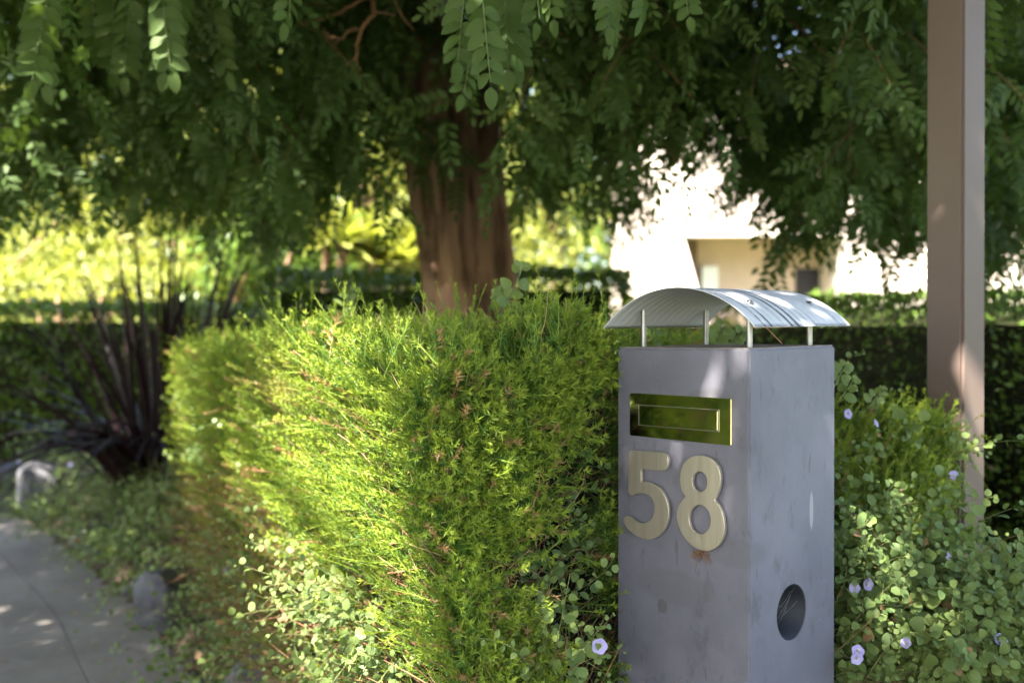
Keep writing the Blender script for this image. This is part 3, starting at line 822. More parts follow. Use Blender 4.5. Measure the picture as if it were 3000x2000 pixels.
# ------------------------------------------------------------------ purple flax
fb = np.array([-2.24, 6.35, .15])
flax = thing('flax_plant', tuple(fb), 'dark purple flax with long strap leaves beside the footpath', 'plant')
def blade(ang, lean, L, droop, w, b):
    k = 12; t = np.linspace(0, 1, k)
    hd = np.array([math.cos(ang), math.sin(ang), 0])
    s = L * t
    out = lean * s + droop * L * t ** 3 * .5
    up = s * math.sqrt(max(.05, 1 - lean ** 2)) - droop * L * t ** 2.6 * .85
    P = fb + hd * (.12 + out)[:, None] + np.array([0, 0, 1.]) * up[:, None] + rng.normal(0, .05, 3) * np.array([1, 1, 0])
    P[:, 2] = np.maximum(P[:, 2], .06)
    sd = np.cross(hd, [0, 0, 1.])
    tw = rng.normal(0, .5)
    hw = w * np.interp(t, [0, .15, .6, 1], [.6, 1, .9, .03])
    tg = unit(np.gradient(P, axis=0)); s2 = unit(sd * math.cos(tw) + np.cross(tg, sd) * math.sin(tw)); nb = np.cross(tg, s2)
    V = np.stack([P - s2 * hw[:, None] + nb * (hw * .5)[:, None], P, P + s2 * hw[:, None] + nb * (hw * .5)[:, None]], 1).reshape(-1, 3)
    F = []
    for r in range(k - 1):
        for c in (0, 1): F.append((r * 3 + c, r * 3 + c + 1, r * 3 + 4 + c, r * 3 + 3 + c))
    a = Acc(); C = np.zeros((len(V), 4)); C[:, 0] = b; C[:, 1] = np.repeat(t, 3); C[:, 3] = 1
    a.add(V, np.array(F), C)
    link('blade', a.mesh('blade', True), M['flax'], flax)
for k in range(190):
    kind = k % 5 if k % 5 < 4 else 0
    ang = rng.uniform(0, 2 * math.pi)
    if kind == 0: blade(ang, rng.uniform(.02, .38), rng.uniform(1.5, 2.2), rng.uniform(.04, .34), .018, rng.uniform(0, 1))
    elif kind == 1: blade(ang, rng.uniform(.25, .6), rng.uniform(1.1, 1.7), rng.uniform(.3, .75), .019, rng.uniform(0, 1))
    else: blade(ang, rng.uniform(.22, .5), rng.uniform(1.0, 1.4), rng.uniform(.6, .95), .022, rng.uniform(0, 1))

# ------------------------------------------------------------------ boulders along the bed
def boulder(c, sx, sy, sz, seed, label, rot=0.0):
    bm = bmesh.new(); bmesh.ops.create_icosphere(bm, subdivisions=4, radius=1)
    r = np.random.default_rng(seed)
    planes = [(unit(r.normal(size=3) * np.array([1, 1, .7])), r.uniform(.5, .82)) for _ in range(12)]
    for v in bm.verts:
        p = np.array(v.co)
        for n_, h in planes:
            dd = p @ n_ - h
            if dd > 0: p = p - n_ * dd * .96
        p = p * (1 + .03 * noise(p + seed, 4) + .012 * noise(p + seed, 14))
        v.co = p * np.array([sx, sy, sz])
    bmesh.ops.rotate(bm, verts=bm.verts, matrix=Matrix.Rotation(rot, 3, 'Z'))
    bmesh.ops.translate(bm, verts=bm.verts, vec=c)
    t = link('boulder', bm_mesh(bm, 'boulder', False), M['stone'], None, label, 'boulder', 'edging boulders of the garden bed')
    return t
boulder((-1.45, 4.16, .13), .135, .12, .20, 3, 'pale grey wedge-shaped boulder standing at the bed edge among vines', .5)
boulder((-3.22, 6.75, .16), .20, .17, .26, 5, 'dark upright boulder at the far bed corner by the path', .2)
boulder((-3.62, 7.15, .17), .24, .18, .27, 8, 'pale streaked boulder cut by the left picture edge', .9)
boulder((-1.72, 4.80, .06), .20, .13, .12, 11, 'low brownish boulder half hidden by vines behind the wedge one', .4)
boulder((-2.30, 5.63, .07), .20, .16, .14, 14, 'grey boulder almost swallowed by vines at mid bed edge', .3)
boulder((-.66, 3.05, .12), .32, .2, .22, 17, 'flat grey boulder under the vines at the bottom of the picture', .8)

# ------------------------------------------------------------------ needle leaved shrub (clipped)
C0 = (-.17, 1.56)
SHRUB = [(-.10, 1.51), (-.01, 1.58), (.12, 1.77), (.19, 1.93), (.32, 2.20), (.55, 2.5), (.35, 3.0), (-.85, 5.6), (-1.40, 5.65), (-1.76, 5.28), (-1.10, 3.68), (-.56, 2.42), (-.27, 1.76), (-.16, 1.55)]
shrub = thing('needle_shrub', (-.5, 2.8, .15), 'lime green fine-needled clipped shrub left of the grey letterbox', 'shrub')
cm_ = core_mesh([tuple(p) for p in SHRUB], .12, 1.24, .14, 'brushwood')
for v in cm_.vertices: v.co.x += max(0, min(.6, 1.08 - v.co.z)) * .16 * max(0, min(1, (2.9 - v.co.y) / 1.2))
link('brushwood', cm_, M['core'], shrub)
def topz(x, y):
    return np.interp(y, [1.5, 1.7, 2.2, 3.2, 5.3], [1.27, 1.285, 1.27, 1.25, 1.215])
pos, nor = hull_points(SHRUB, .30, 1.25, 46000, bulge=.03, freq=5, round_=.10)
pos[:, 2] += topz(pos[:, 0], pos[:, 1]) - 1.25
pos[:, 2] -= .02
# leave the unseen back thin, the near sides thick
vis = (nor[:, 0] * -pos[:, 0] + nor[:, 1] * -pos[:, 1]) / np.linalg.norm(pos[:, :2], axis=1)
near_ = np.clip((3.4 - pos[:, 1]) / 1.6, 0, 1)
keepp = np.where((vis > -.15) | (nor[:, 2] > .5), .50 + .50 * near_, .08)
# the flanks thin out near the ground on the path side
ridge = np.exp(-((pos[:, 0] + .12) ** 2 + (pos[:, 1] - 1.56) ** 2) / .05)
low = np.clip((pos[:, 2] - .62 - .12 * noise(pos, 3) - .10 * near_) / .25, 0, 1)
keepp = keepp * np.maximum(np.where((nor[:, 0] < 0), .22 + .78 * low, .25 + .75 * np.clip((pos[:, 2] - .70) / .2, 0, 1)), ridge)
gapn = noise(pos, 6.5)
keepp = keepp * np.where((nor[:, 0] > .3) & (nor[:, 2] < .5) & (pos[:, 1] < 2.0), .55, 1.0)
keepp = keepp * np.where(gapn < np.where(nor[:, 0] < -.3, -.28, -.45), .25, 1.0)
u = rng.uniform(size=len(pos)) < keepp
pos, nor, near_ = pos[u], nor[u], near_[u]
lean = lambda p: np.clip(1.08 - p[:, 2], 0, .6) * .16 * np.clip((2.9 - p[:, 1]) / 1.2, 0, 1)
pos[:, 0] += lean(pos)          # the foot tucks in under the clipped shoulder
base = pos - nor * (.045 + rng.uniform(0, .07, (len(pos), 1)))
left = np.clip(-nor[:, 0], 0, 1)
frontw = np.clip(nor[:, 0] * 1.5 + .25, 0, 1) * (nor[:, 2] < .6)
d = unit(nor * (.75 + .35 * frontw)[:, None] + np.array([0, 0, 1.]) * (.55 - .25 * frontw)[:, None] + left[:, None] * np.array([-.35, -.12, .15]) + rng.normal(0, 1, pos.shape) * (.24 + .16 * frontw + .42 * (nor[:, 2] > .6))[:, None])
deadn = .8 * noise(pos * np.array([1, 1, 1.2]) + 3, 6.5) + .5 * noise(pos, 13)
dead = np.clip((deadn - .36) * 1.8, 0, 1) * (left > .3) * np.clip((pos[:, 1] - 1.75) / 1.0, 0, .9) * np.clip((1.25 - pos[:, 2]) / .2, 0, 1) + (rng.uniform(size=len(pos)) < .035)
dead = np.clip(dead + np.clip((.62 - pos[:, 2]) * 2.2, 0, .9) * rng.uniform(0, 1.3, len(pos)) * (left > .2), 0, 1)
sz = rng.uniform(.075, .125, len(pos)) * (1 + .25 * (1 - near_))
tint = np.stack([np.clip(.45 + .35 * noise(pos, 4) + rng.normal(0, .22, len(pos)), 0, 1), dead], 1)
star = rng.uniform(size=len(pos)) < np.where(nor[:, 2] > .5, .8, np.clip(frontw * 1.15, 0, .85))
base = np.where(star[:, None], pos - nor * rng.uniform(.02, .06, (len(pos), 1)), base); sz = np.where(star, rng.uniform(.042, .068, len(pos)), sz)
tint[star, 0] *= .75
a = Acc(); kk = rng.integers(0, 6, len(pos)); far = pos[:, 1] + rng.normal(0, .4, len(pos)) > 4.0
for k in range(6):
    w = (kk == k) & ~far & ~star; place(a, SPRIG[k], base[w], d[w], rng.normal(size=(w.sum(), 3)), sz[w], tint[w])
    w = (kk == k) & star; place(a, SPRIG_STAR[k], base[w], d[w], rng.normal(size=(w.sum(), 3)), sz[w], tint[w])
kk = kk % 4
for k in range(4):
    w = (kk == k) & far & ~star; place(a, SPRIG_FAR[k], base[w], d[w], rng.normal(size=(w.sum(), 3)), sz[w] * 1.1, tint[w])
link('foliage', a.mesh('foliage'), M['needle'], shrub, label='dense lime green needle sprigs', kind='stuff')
print('sprigs', len(pos))
# the clipped near face: a close mosaic of short star-like shoots
fe = np.array([(-.13, 1.53), (-.10, 1.51), (-.01, 1.58), (.12, 1.77), (.19, 1.93)]); fl_ = np.r_[0, np.cumsum(np.linalg.norm(np.diff(fe, axis=0), axis=1))]
q_ = rng.uniform(0, fl_[-1], 5600); fx, fy = np.interp(q_, fl_, fe[:, 0]), np.interp(q_, fl_, fe[:, 1])
fz = rng.uniform(.62, 1.275, 5600); fp = np.c_[fx, fy, fz]
fn = np.tile(unit(np.array([.62, -.72, .25])), (5600, 1)); fn = unit(fn + np.clip((fz - 1.15) / .12, 0, 1)[:, None] * np.array([-.2, .3, .9]))
fp = fp + fn * (.03 * noise(fp, 5) + .012 * noise(fp, 17))[:, None] - np.array([.05, -.08, 0]) * (np.clip((fz - 1.17) / .1, 0, 1) ** 2)[:, None]
keep_ = (noise(fp, 6.5) > -.42) & (noise(fp + 9, 15) > -.55); fp, fn = fp[keep_], fn[keep_]
fp[:, 0] += lean(fp); m_ = len(fp)
fd = unit(fn * .8 + np.array([-.05, 0, .38]) + rng.normal(0, .42, fp.shape)); a = Acc()
for k in range(6):
    w = np.arange(m_) % 6 == k
    place(a, SPRIG_STAR[k], fp[w] - fn[w] * rng.uniform(.015, .05, (w.sum(), 1)), fd[w], rng.normal(size=(w.sum(), 3)), rng.uniform(.042, .066, w.sum()), np.c_[np.clip(.4 + .4 * noise(fp[w], 7) + rng.normal(0, .25, w.sum()), 0, 1), (rng.uniform(size=w.sum()) < .05) * .9])
link('clipped_shoots', a.mesh('clipped_shoots'), M['needle'], shrub, label='short star-like green shoots of the clipped near face', kind='stuff')
# long young shoots standing out of the clipped surface
ids = rng.choice(len(pos), 700, replace=False)
ids = ids[(nor[ids, 0] < -.3) | ((pos[ids, 2] > 1.2) & (rng.uniform(size=len(ids)) < .22))]
a = Acc()
for k in range(4):
    q = ids[k::4]; place(a, SPRIG_LONG[k], pos[q] - nor[q] * .05, unit(d[q] + np.array([0, 0, .3])), rng.normal(size=(len(q), 3)), rng.uniform(.13, .19, len(q)), np.c_[tint[q, 0], tint[q, 1] * .5])
link('young_shoots', a.mesh('young_shoots'), M['needle'], shrub, kind='stuff')
# the tall sprigs that break the outline, each its own part
for (px, py, Y, L, lx) in ((1590, 815, 1.75, .17, -.25), (1735, 850, 1.85, .13, .2), (1700, 835, 1.8, .12, .0), (1275, 850, 1.66, .14, -.5), (1340, 835, 1.65, .12, -.15), (1420, 850, 1.7, .11, .35), (1170, 905, 1.9, .12, -.5), (1080, 925, 2.2, .13, -.4), (1560, 850, 1.72, .12, .1),
                           (1640, 870, 1.75, .11, .2), (960, 930, 2.7, .14, -.5), (1770, 900, 1.87, .11, .3)):
    tip = at(px, py, Y); dd = unit(np.array([lx, -.05, 1.0]))
    for q in range(3):
        d2 = unit(dd + rng.normal(0, .22, 3) * (q > 0))
        a = Acc(); place(a, SPRIG_LONG[rng.integers(4)], [tip - dd * L + dd * L * .25 * q], [d2], rng.normal(size=(1, 3)), [L * (1 if q == 0 else .6)], np.array([[rng.uniform(.2, .9), 0.0]]))
        link('shoot', a.mesh('shoot'), M['needle'], shrub)
# woody twigs: brown inner branches and dead brush at the foot of the path side
p2, n2 = hull_points(SHRUB, .15, 1.2, 5600, top=False, bulge=.03, freq=5)
u = ((-n2[:, 0] * p2[:, 0] - n2[:, 1] * p2[:, 1]) > -.3)
p2, n2 = p2[u], n2[u]
nl = len(p2); t6 = np.linspace(0, 1, 6)[None, :, None]
lowm = p2[:, 2] < .62
dv = unit(n2 * .5 + np.array([0, 0, .5]) + rng.normal(0, .55, p2.shape))
Ln = np.where(lowm, rng.uniform(.12, .30, nl), rng.uniform(.08, .16, nl))
p2[:, 0] += lean(p2)
st = p2 - n2 * np.where(lowm, .09, .13)[:, None]
Pt = st[:, None] + dv[:, None] * t6 * Ln[:, None, None] + (rng.normal(0, .03, (nl, 1, 3)) * np.sin(t6 * 3.1))
a = Acc(); ribbons(a, Pt, rng.uniform(.0008, .0022, nl), np.c_[rng.uniform(0, 1, nl), rng.uniform(0, .4, nl)])
q3 = rng.choice(len(pos), 1100, replace=False); q3 = q3[pos[q3, 1] < 3.2]
dv3 = unit(nor[q3] * .5 + np.array([0, 0, .9]) + rng.normal(0, .35, (len(q3), 3)))
P3 = (pos[q3] - nor[q3] * .03)[:, None] + dv3[:, None] * t6 * rng.uniform(.04, .085, (len(q3), 1, 1)) + rng.normal(0, .006, (len(q3), 1, 3)) * np.sin(t6 * 3.1)
pale = Acc(); ribbons(pale, P3, rng.uniform(.0007, .0013, len(q3)), np.c_[np.ones(len(q3)) * .9, np.zeros(len(q3))])
link('twig_ends', pale.mesh('twig_ends'), M['paletwig'], shrub, label='pale dry clipped twig ends', kind='stuff')
link('twigs', a.mesh('twigs'), M['twig'], shrub, label='brown bare twigs showing between the sprigs', kind='stuff')

# ------------------------------------------------------------------ round leaved trailing vines
def in_box(p):
    """inside the letterbox or standing in front of its faces"""
    q = p[:, :2] - np.array([.3818, 1.6]); u, w = q @ np.array([-.692, .722]), q @ np.array([.722, .692])
    return (u > -.22) & (u < .30) & (w > -.14) & (w < .30) & ~((u < -.02) & (w > .27))
def vine(t, starts, nors, dirs, length, leaf, nstep=14, parts=300, sag=.35, up=.5, lift=.04, deadp=.01, protos=ROUND):
    """runners over a bank: stems with alternate round leaves; the leaves that show largest are single objects"""
    n = len(starts)
    tt = np.linspace(0, 1, nstep)[None, :, None]
    Ls = rng.uniform(*length, n)[:, None, None]
    side = unit(np.cross(dirs, nors))
    P = starts[:, None] + dirs[:, None] * tt * Ls + nors[:, None] * (lift * np.sin(tt * 2.6) * rng.uniform(.2, 1.6, (n, 1, 1))) \
        + side[:, None] * (rng.normal(0, .16, (n, 1, 1)) * tt ** 2 * Ls) + np.array([0, 0, -1.]) * (sag * tt ** 2 * Ls * rng.uniform(0, 1, (n, 1, 1)))
    P[in_box(P.reshape(-1, 3)).reshape(n, nstep)] = np.nan
    okr = ~np.isnan(P).any((1, 2)); P, nors, starts, n = P[okr], nors[okr], starts[okr], int(okr.sum())
    sa = Acc(); ribbons(sa, P[:, ::2], rng.uniform(.0007, .0013, n), np.c_[rng.uniform(0, 1, n), (rng.uniform(size=n) < .15) * .8])
    link('stems', sa.mesh('stems'), M['stem'], t, kind='stuff')
    Q = P[:, 1:]; tg = unit(np.gradient(P, axis=1))[:, 1:]
    alt = np.where(np.arange(nstep - 1) % 2, 1, -1)[None, :, None]
    sd = unit(np.cross(tg, nors[:, None]))
    d = unit(sd * alt * .9 + tg * .35 + nors[:, None] * .35 + rng.normal(0, .35, Q.shape))
    view = unit(np.array([0, 0, CAMZ]) - Q)
    nn = unit(nors[:, None] * .7 + np.array([0, 0, up]) + view * .25 + rng.normal(0, .5, Q.shape))
    s = rng.uniform(*leaf, (n, 1)) * np.linspace(1.15, .5, nstep - 1)[None] * rng.uniform(.55, 1.25, (n, nstep - 1))
    tn = np.stack([np.clip(.5 + .4 * noise(Q.reshape(-1, 3), 6) + rng.normal(0, .2, s.size), 0, 1), (rng.uniform(size=s.size) < deadp) * .9], 1)
    Q, d, nn, s = Q.reshape(-1, 3), d.reshape(-1, 3), nn.reshape(-1, 3), s.ravel()
    Qb = Q + d * (s * .25)[:, None]
    clear = ~in_box(Qb + d * (s * .7)[:, None]) & ~in_box(Qb)
    bo = Qb[:, :2] - np.array([-1.45, 4.16])        # the wedge boulder's face to the path stays bare
    clear &= ~((np.linalg.norm(bo * np.array([1, .6]), axis=1) < .26) & (bo @ np.array([.5, .86]) < .06) & (Qb[:, 2] > .07))
    Q, Qb, d, nn, s, tn = Q[clear], Qb[clear], d[clear], nn[clear], s[clear], tn[clear]
    own = np.repeat(np.arange(n), nstep - 1)[clear]
    px, py = 1500 + Q[:, 0] / Q[:, 1] * FPX, HZ - (Q[:, 2] - CAMZ) / Q[:, 1] * FPX
    inf = (px > 20) & (px < 2980) & (py > 20) & (py < 1985) & (Q[:, 1] > .4)
    pick = np.zeros(len(Q), bool)
    if parts:
        sc = np.where(inf & (tn[:, 1] < .1), s / Q[:, 1] + .002 * ((Q - starts[own]) * nors[own]).sum(1) / lift, 0)
        pick[np.argsort(-sc)[:parts]] = True
    a = Acc(); kk = rng.integers(len(protos), size=len(Q))
    for k in range(len(protos)):
        w = (kk == k) & ~pick; place(a, protos[k], Qb[w], d[w], nn[w], s[w], tn[w])
    link('foliage', a.mesh('foliage'), M['vine'], t, kind='stuff')
    if parts: leaf_objects('leaf', ROUND, Qb[pick], d[pick], nn[pick], s[pick], tn[pick], M['vine'], t)

def flower_mesh(open_=1.0):
    a = Acc(); V, C = [(0, 0, -.35)], [(0, 0, 0, 1)]
    rings = ((.10, -.25, 0), (.22, -.08, .35), (.36, .0, .75), (.5, .02, 1.0))
    k = 25
    for r, z, c in rings:
        for q in range(k):
            an = q / k * 2 * math.pi
            lob = 1 + (.06 * math.cos(5 * an)) * (r / .5) ** 2
            V.append((r * lob * math.cos(an), r * lob * math.sin(an), z * open_ + .02 * math.cos(5 * an) * (r / .5) ** 2)); C.append((c, abs(math.cos(2.5 * an)), 0, 1))
    F = [(0, 1 + q, 1 + (q + 1) % k) for q in range(k)]
    Q = [(1 + g * k + q, 1 + g * k + (q + 1) % k, 1 + (g + 1) * k + (q + 1) % k, 1 + (g + 1) * k + q) for g in range(3) for q in range(k)]
    a.add_both(np.array(V), np.array(F), np.array(Q), np.array(C))
    return a.mesh('flower', True)
m, nt, bs, out = nmat('lavender petal')
at_ = N(nt, 'ShaderNodeAttribute', attribute_name='tint'); sp = N(nt, 'ShaderNodeSeparateColor'); nt.links.new(at_.outputs['Color'], sp.inputs[0])
c = mixc(nt, ramp(nt, sp.outputs[0], .05, .6), (.80, .77, .82), (.50, .44, .80))
c = mixc(nt, mth(nt, 'MULTIPLY', ramp(nt, sp.outputs[1], .9, 1.0), .35), c, (.58, .52, .84))
nt.links.new(c, bs.inputs['Base Color']); bs.inputs['Roughness'].default_value = .6
tr = N(nt, 'ShaderNodeBsdfTranslucent'); nt.links.new(c, tr.inputs[0]); mx = N(nt, 'ShaderNodeMixShader'); mx.inputs[0].default_value = .35
nt.links.new(bs.outputs[0], mx.inputs[1]); nt.links.new(tr.outputs[0], mx.inputs[2]); nt.links.new(mx.outputs[0], out.inputs[0])
M['petal'] = m
FLO = flower_mesh(); FLO2 = flower_mesh(1.6)
def flower(parent, p, nrm, size, me=None, **kw):
    o = link('flower', me or FLO, M['petal'], parent, **kw)
    q = Vector(nrm).to_track_quat('Z', 'Y').to_matrix().to_4x4()
    o.matrix_basis = Matrix.Translation(Vector(p)) @ q @ Matrix.Diagonal((size, size, size, 1))
    return o

def bank(pts, n, Yf):
    """random starts inside a photo-shaped bank: polygon in pixels, depth given by Yf(px, py)"""
    poly = np.array(pts, float); lo, hi = poly.min(0), poly.max(0)
    q = rng.uniform(lo, hi, (n * 5, 2)); ins = np.zeros(len(q), bool)
    for a_, b_ in zip(poly, np.roll(poly, -1, 0)):
        c1 = (a_[1] > q[:, 1]) != (b_[1] > q[:, 1])
        ins ^= c1 & (q[:, 0] < (b_[0] - a_[0]) * (q[:, 1] - a_[1]) / (b_[1] - a_[1] + 1e-12) + a_[0])
    q = q[ins][:n]; Y = Yf(q[:, 0], q[:, 1])
    return np.c_[(q[:, 0] - 1500) / FPX * Y, Y, CAMZ - (q[:, 1] - HZ) / FPX * Y]

# (a) vine between shrub and letterbox
va = thing('trailing_vine', (.05, 1.66, .2), 'round-leaved grey-green vine filling the gap between shrub and letterbox', 'vine', 'trailing vines with lavender flowers')
def Ya(px, py): return np.interp(px, [1330, 1420, 1600, 1815], [1.50, 1.52, 1.66, 1.80]) + .10 * np.clip((1750 - py) / 300, -1, 1) - .02
st = bank([(1560, 1830), (1600, 1690), (1690, 1560), (1790, 1440), (1812, 1480), (1812, 2080), (1550, 2080)], 180, Ya) - np.array([0, 0, 0])
st[:, 1] += rng.uniform(0, .10, len(st))
nr = np.tile(unit(np.array([.35, -.8, .35])), (len(st), 1)) + rng.normal(0, .15, st.shape); nr = unit(nr)
dr_ = unit(np.c_[rng.normal(-.1, .6, len(st)), rng.normal(-.2, .2, len(st)), rng.normal(.05, .6, len(st))])
st2 = bank([(1730, 1300), (1800, 1200), (1800, 1500), (1700, 1500)], 5, lambda x, y: np.interp(x, [1690, 1812], [1.80, 1.86]))
st = np.r_[st, st2]; nr = np.r_[nr, np.tile(unit(np.array([.3, -.85, .3])), (len(st2), 1))]; dr_ = np.r_[dr_, unit(np.c_[rng.normal(-.1, .5, len(st2)), rng.normal(-.3, .2, len(st2)), rng.normal(.4, .5, len(st2))])]
vine(va, st, nr, dr_, (.10, .20), (.014, .024), 11, 300, .4, .45, .035)
flower(va, at(1757, 1893, 1.50), (-.1, -1, .1), .0235)

# (b) vine climbing and trailing on the shrub's path side
vb = thing('trailing_vine', (-.7, 2.6, .15), 'grey-green vine scrambling over the brown foot of the needle shrub', 'vine', 'trailing vines with lavender flowers')
def Yb_(px, py): return np.interp(px, [520, 700, 900, 1100, 1300, 1400], [4.9, 3.75, 2.75, 2.1, 1.72, 1.58]) - .10 - .10 * np.clip((py - 1500) / 400, 0, 1)
st = bank([(600, 1620), (900, 1440), (1000, 1540), (1090, 1720), (1160, 1880), (1200, 2060), (640, 2060), (640, 1850)], 330, Yb_)
st3 = bank([(520, 1200), (700, 1080), (940, 1180), (900, 1440), (600, 1600)], 34, Yb_)
nr = np.tile(unit(np.array([-.75, -.45, .35])), (len(st) + len(st3), 1)); nr = unit(nr + rng.normal(0, .18, nr.shape))
dr_ = unit(np.c_[rng.normal(-.2, .6, len(nr)), rng.normal(-.35, .4, len(nr)), rng.normal(.05, .5, len(nr))])
vine(vb, np.r_[st, st3], nr, dr_, (.13, .30), (.015, .026), 12, 300, .35, .5, .04, .02)
flower(vb, at(664, 1674, 3.6), (-.3, -1, .3), .03, FLO2)
# runners that stand out against the dark and above the shrub
def runner(t, pl, leaf, Y):
    pts = np.array([at(px, py, Y) for px, py in pl]); k = 10
    tt = np.linspace(0, len(pts) - 1, k); pts = np.stack([np.interp(tt, range(len(pts)), pts[:, q]) for q in range(3)], -1)
    a = Acc(); tube(a, pts, np.linspace(.0017, .0008, k), 5, (.3, 0, 0, 1)); link('runner', a.mesh('runner'), M['stem'], t)
    tg = unit(np.gradient(pts, axis=0)); sd = unit(np.cross(tg, [0, -1., 0])); alt = np.where(np.arange(k) % 2, 1, -1)[:, None]
    dd = unit(sd * alt + tg * .4 + rng.normal(0, .25, pts.shape)); nn = unit(np.array([0, -1., .3]) + rng.normal(0, .45, pts.shape))
    sz = leaf * np.linspace(1.1, .6, k) * rng.uniform(.8, 1.15, k)
    leaf_objects('leaf', ROUND, (pts + dd * .003)[1:], dd[1:], nn[1:], sz[1:], np.c_[rng.uniform(.2, 1, k), np.zeros(k)][1:], M['vine'], t)
    leaf_objects('leaf', ROUND, pts[-1:], tg[-1:], nn[-1:], sz[-1:] * .8, np.c_[[.8], [0.]], M['vine'], t)
runner(va, [(1500, 930), (1490, 870), (1525, 800), (1530, 780)], .030, 1.95)
runner(va, [(1450, 930), (1480, 880), (1455, 860)], .030, 1.98)
runner(vb, [(1000, 960), (1010, 890), (1030, 850)], .036, 2.9)
runner(vb, [(620, 1330), (560, 1330), (487, 1330)], .040, 4.2)
runner(vb, [(640, 1180), (560, 1180), (480, 1165)], .040, 4.3)
runner(vb, [(980, 1390), (880, 1520), (770, 1590)], .032, 2.7)
runner(vb, [(860, 1470), (780, 1600), (700, 1660)], .034, 3.0)

# (c) vine over the left bed
vc = thing('trailing_vine', (-1.9, 5.2, .1), 'dark green vine carpeting the bed edge between boulders and flax', 'vine', 'trailing vines with lavender flowers')
s_ = rng.uniform(_cum[3] - .1, _cum[6] + .7, 1900)
ed = np.array([edge_pt(q) for q in s_]); en = np.array([edge_nrm(q) for q in s_])
off = rng.uniform(-.05, .95, 1900)
xy = ed + en * off[:, None]
hgt = .06 + .30 * np.sin(np.clip((off + .06) / .75, 0, 1) * 1.7) * (1 + .35 * noise(np.c_[xy, xy[:, 0] * 0], 3.5))
st = np.c_[xy, hgt + bed_z(xy) * .5]
nr = unit(np.c_[-en * (.9 - .7 * off[:, None]), np.full(1900, .65)] + rng.normal(0, .15, (1900, 3)))
dr_ = unit(np.c_[-en * rng.uniform(-.5, 1, (1900, 1)) + rng.normal(0, .7, (1900, 2)), rng.normal(0, .25, 1900)])
vine(vc, st, nr, dr_, (.16, .34), (.022, .036), 11, 300, .4, .7, .06, .01, ROUND_LOW)
for px, py, Y in ((70, 1368, 6.9), (85, 1352, 6.9), (205, 1360, 6.6), (55, 1355, 6.9)): flower(vc, at(px, py, Y), (0, -1, .4), .036)

# (d) vine and second needle shrub to the right of the letterbox
sh2 = thing('needle_shrub', (.85, 2.35, .15), 'small needle-leaved shrub tangled with vine before the brown post', 'shrub')
def Yd(px, py): return np.interp(py, [1100, 1300, 1600, 2000], [2.28, 2.16, 1.98, 1.80]) - .06 * (px - 2450) / 550
st = bank([(2400, 1180), (2520, 1230), (2690, 1180), (2790, 1230), (2830, 1330), (2800, 1500), (2640, 1640), (2400, 1640)], 1500, Yd)
st[:, 1] += rng.uniform(-.02, .12, len(st))
dd = unit(np.c_[rng.normal(.42, .3, len(st)), rng.normal(-.25, .3, len(st)), rng.normal(.75, .3, len(st))])
a = Acc()
for k in range(6):
    w = np.arange(len(st)) % 6 == k; place(a, SPRIG[k], st[w] - dd[w] * .08, dd[w], rng.normal(size=(w.sum(), 3)), rng.uniform(.08, .13, w.sum()), np.c_[rng.uniform(0, 1, w.sum()), (rng.uniform(size=w.sum()) < .04) * .8])
link('foliage', a.mesh('foliage'), M['needle'], sh2, kind='stuff')
for px, py, Y, L, lx in ((2710, 1150, 2.15, .15, -.1), (2745, 1180, 2.15, .13, .25), (2860, 1195, 2.1, .20, .85), (2830, 1260, 2.1, .16, .6), (2660, 1150, 2.2, .1, 0), (2820, 1330, 2.08, .15, .7), (2770, 1215, 2.1, .12, .4)):
    tip = at(px, py, Y); q = unit(np.array([lx, -.1, .8])); a = Acc()
    place(a, SPRIG_LONG[rng.integers(4)], [tip - q * L], [q], rng.normal(size=(1, 3)), [L], np.array([[.7, 0.]])); link('shoot', a.mesh('shoot'), M['needle'], sh2)
bx = np.array([at(2400, 1240, 2.42), at(2700, 1290, 2.34), at(2680, 1290, 2.62), at(2400, 1240, 2.66)])
link('brushwood', core_mesh([tuple(p[:2]) for p in bx], .1, .90, .03, 'brushwood'), M['core'], sh2)
vd = thing('trailing_vine', (.95, 1.95, .2), 'leafy vine bank with lavender flowers right of the letterbox', 'vine', 'trailing vines with lavender flowers')
st = bank([(2390, 1500), (2520, 1540), (2620, 1560), (2740, 1620), (2830, 1680), (2900, 1690), (3080, 1720), (3080, 2120), (2390, 2120)], 560, Yd)
st2 = bank([(2390, 1150), (2480, 1170), (2560, 1250), (2760, 1250), (2790, 1480), (2390, 1480)], 22, Yd)
st = np.r_[st, st2]; st[:, 1] += rng.uniform(-.03, .10, len(st))
nr = unit(np.tile(np.array([.1, -.8, .5]), (len(st), 1)) + rng.normal(0, .18, st.shape))
dr_ = unit(np.c_[rng.normal(.35, .6, len(st)), rng.normal(-.25, .25, len(st)), rng.normal(.12, .45, len(st))])
vine(vd, st, nr, dr_, (.12, .24), (.018, .029), 12, 300, .4, .5, .04)
bx = [tuple(at(2420, 1600, 2.20)[:2]), tuple(at(3040, 1750, 2.06)[:2]), tuple(at(3000, 1750, 2.24)[:2]), tuple(at(2420, 1600, 2.36)[:2])]
link('brushwood', core_mesh(bx, .1, .62, .02, 'brushwood'), M['core'], vd)
runner(vd, [(2440, 1140), (2465, 1090), (2480, 1070)], .026, 2.0)
runner(vd, [(2460, 1170), (2490, 1130), (2500, 1110)], .024, 2.0)
runner(vd, [(2540, 1200), (2570, 1160), (2585, 1140)], .024, 2.2)
runner(vd, [(2750, 1500), (2830, 1470), (2910, 1455)], .026, 2.0)
runner(vd, [(2790, 1600), (2850, 1570), (2890, 1550)], .026, 1.95)
runner(vd, [(1880 + 20, 1012), (1915, 975), (1930, 955)], .026, 2.2)
runner(vd, [(2090, 1010), (2110, 970), (2125, 950)], .028, 2.2)
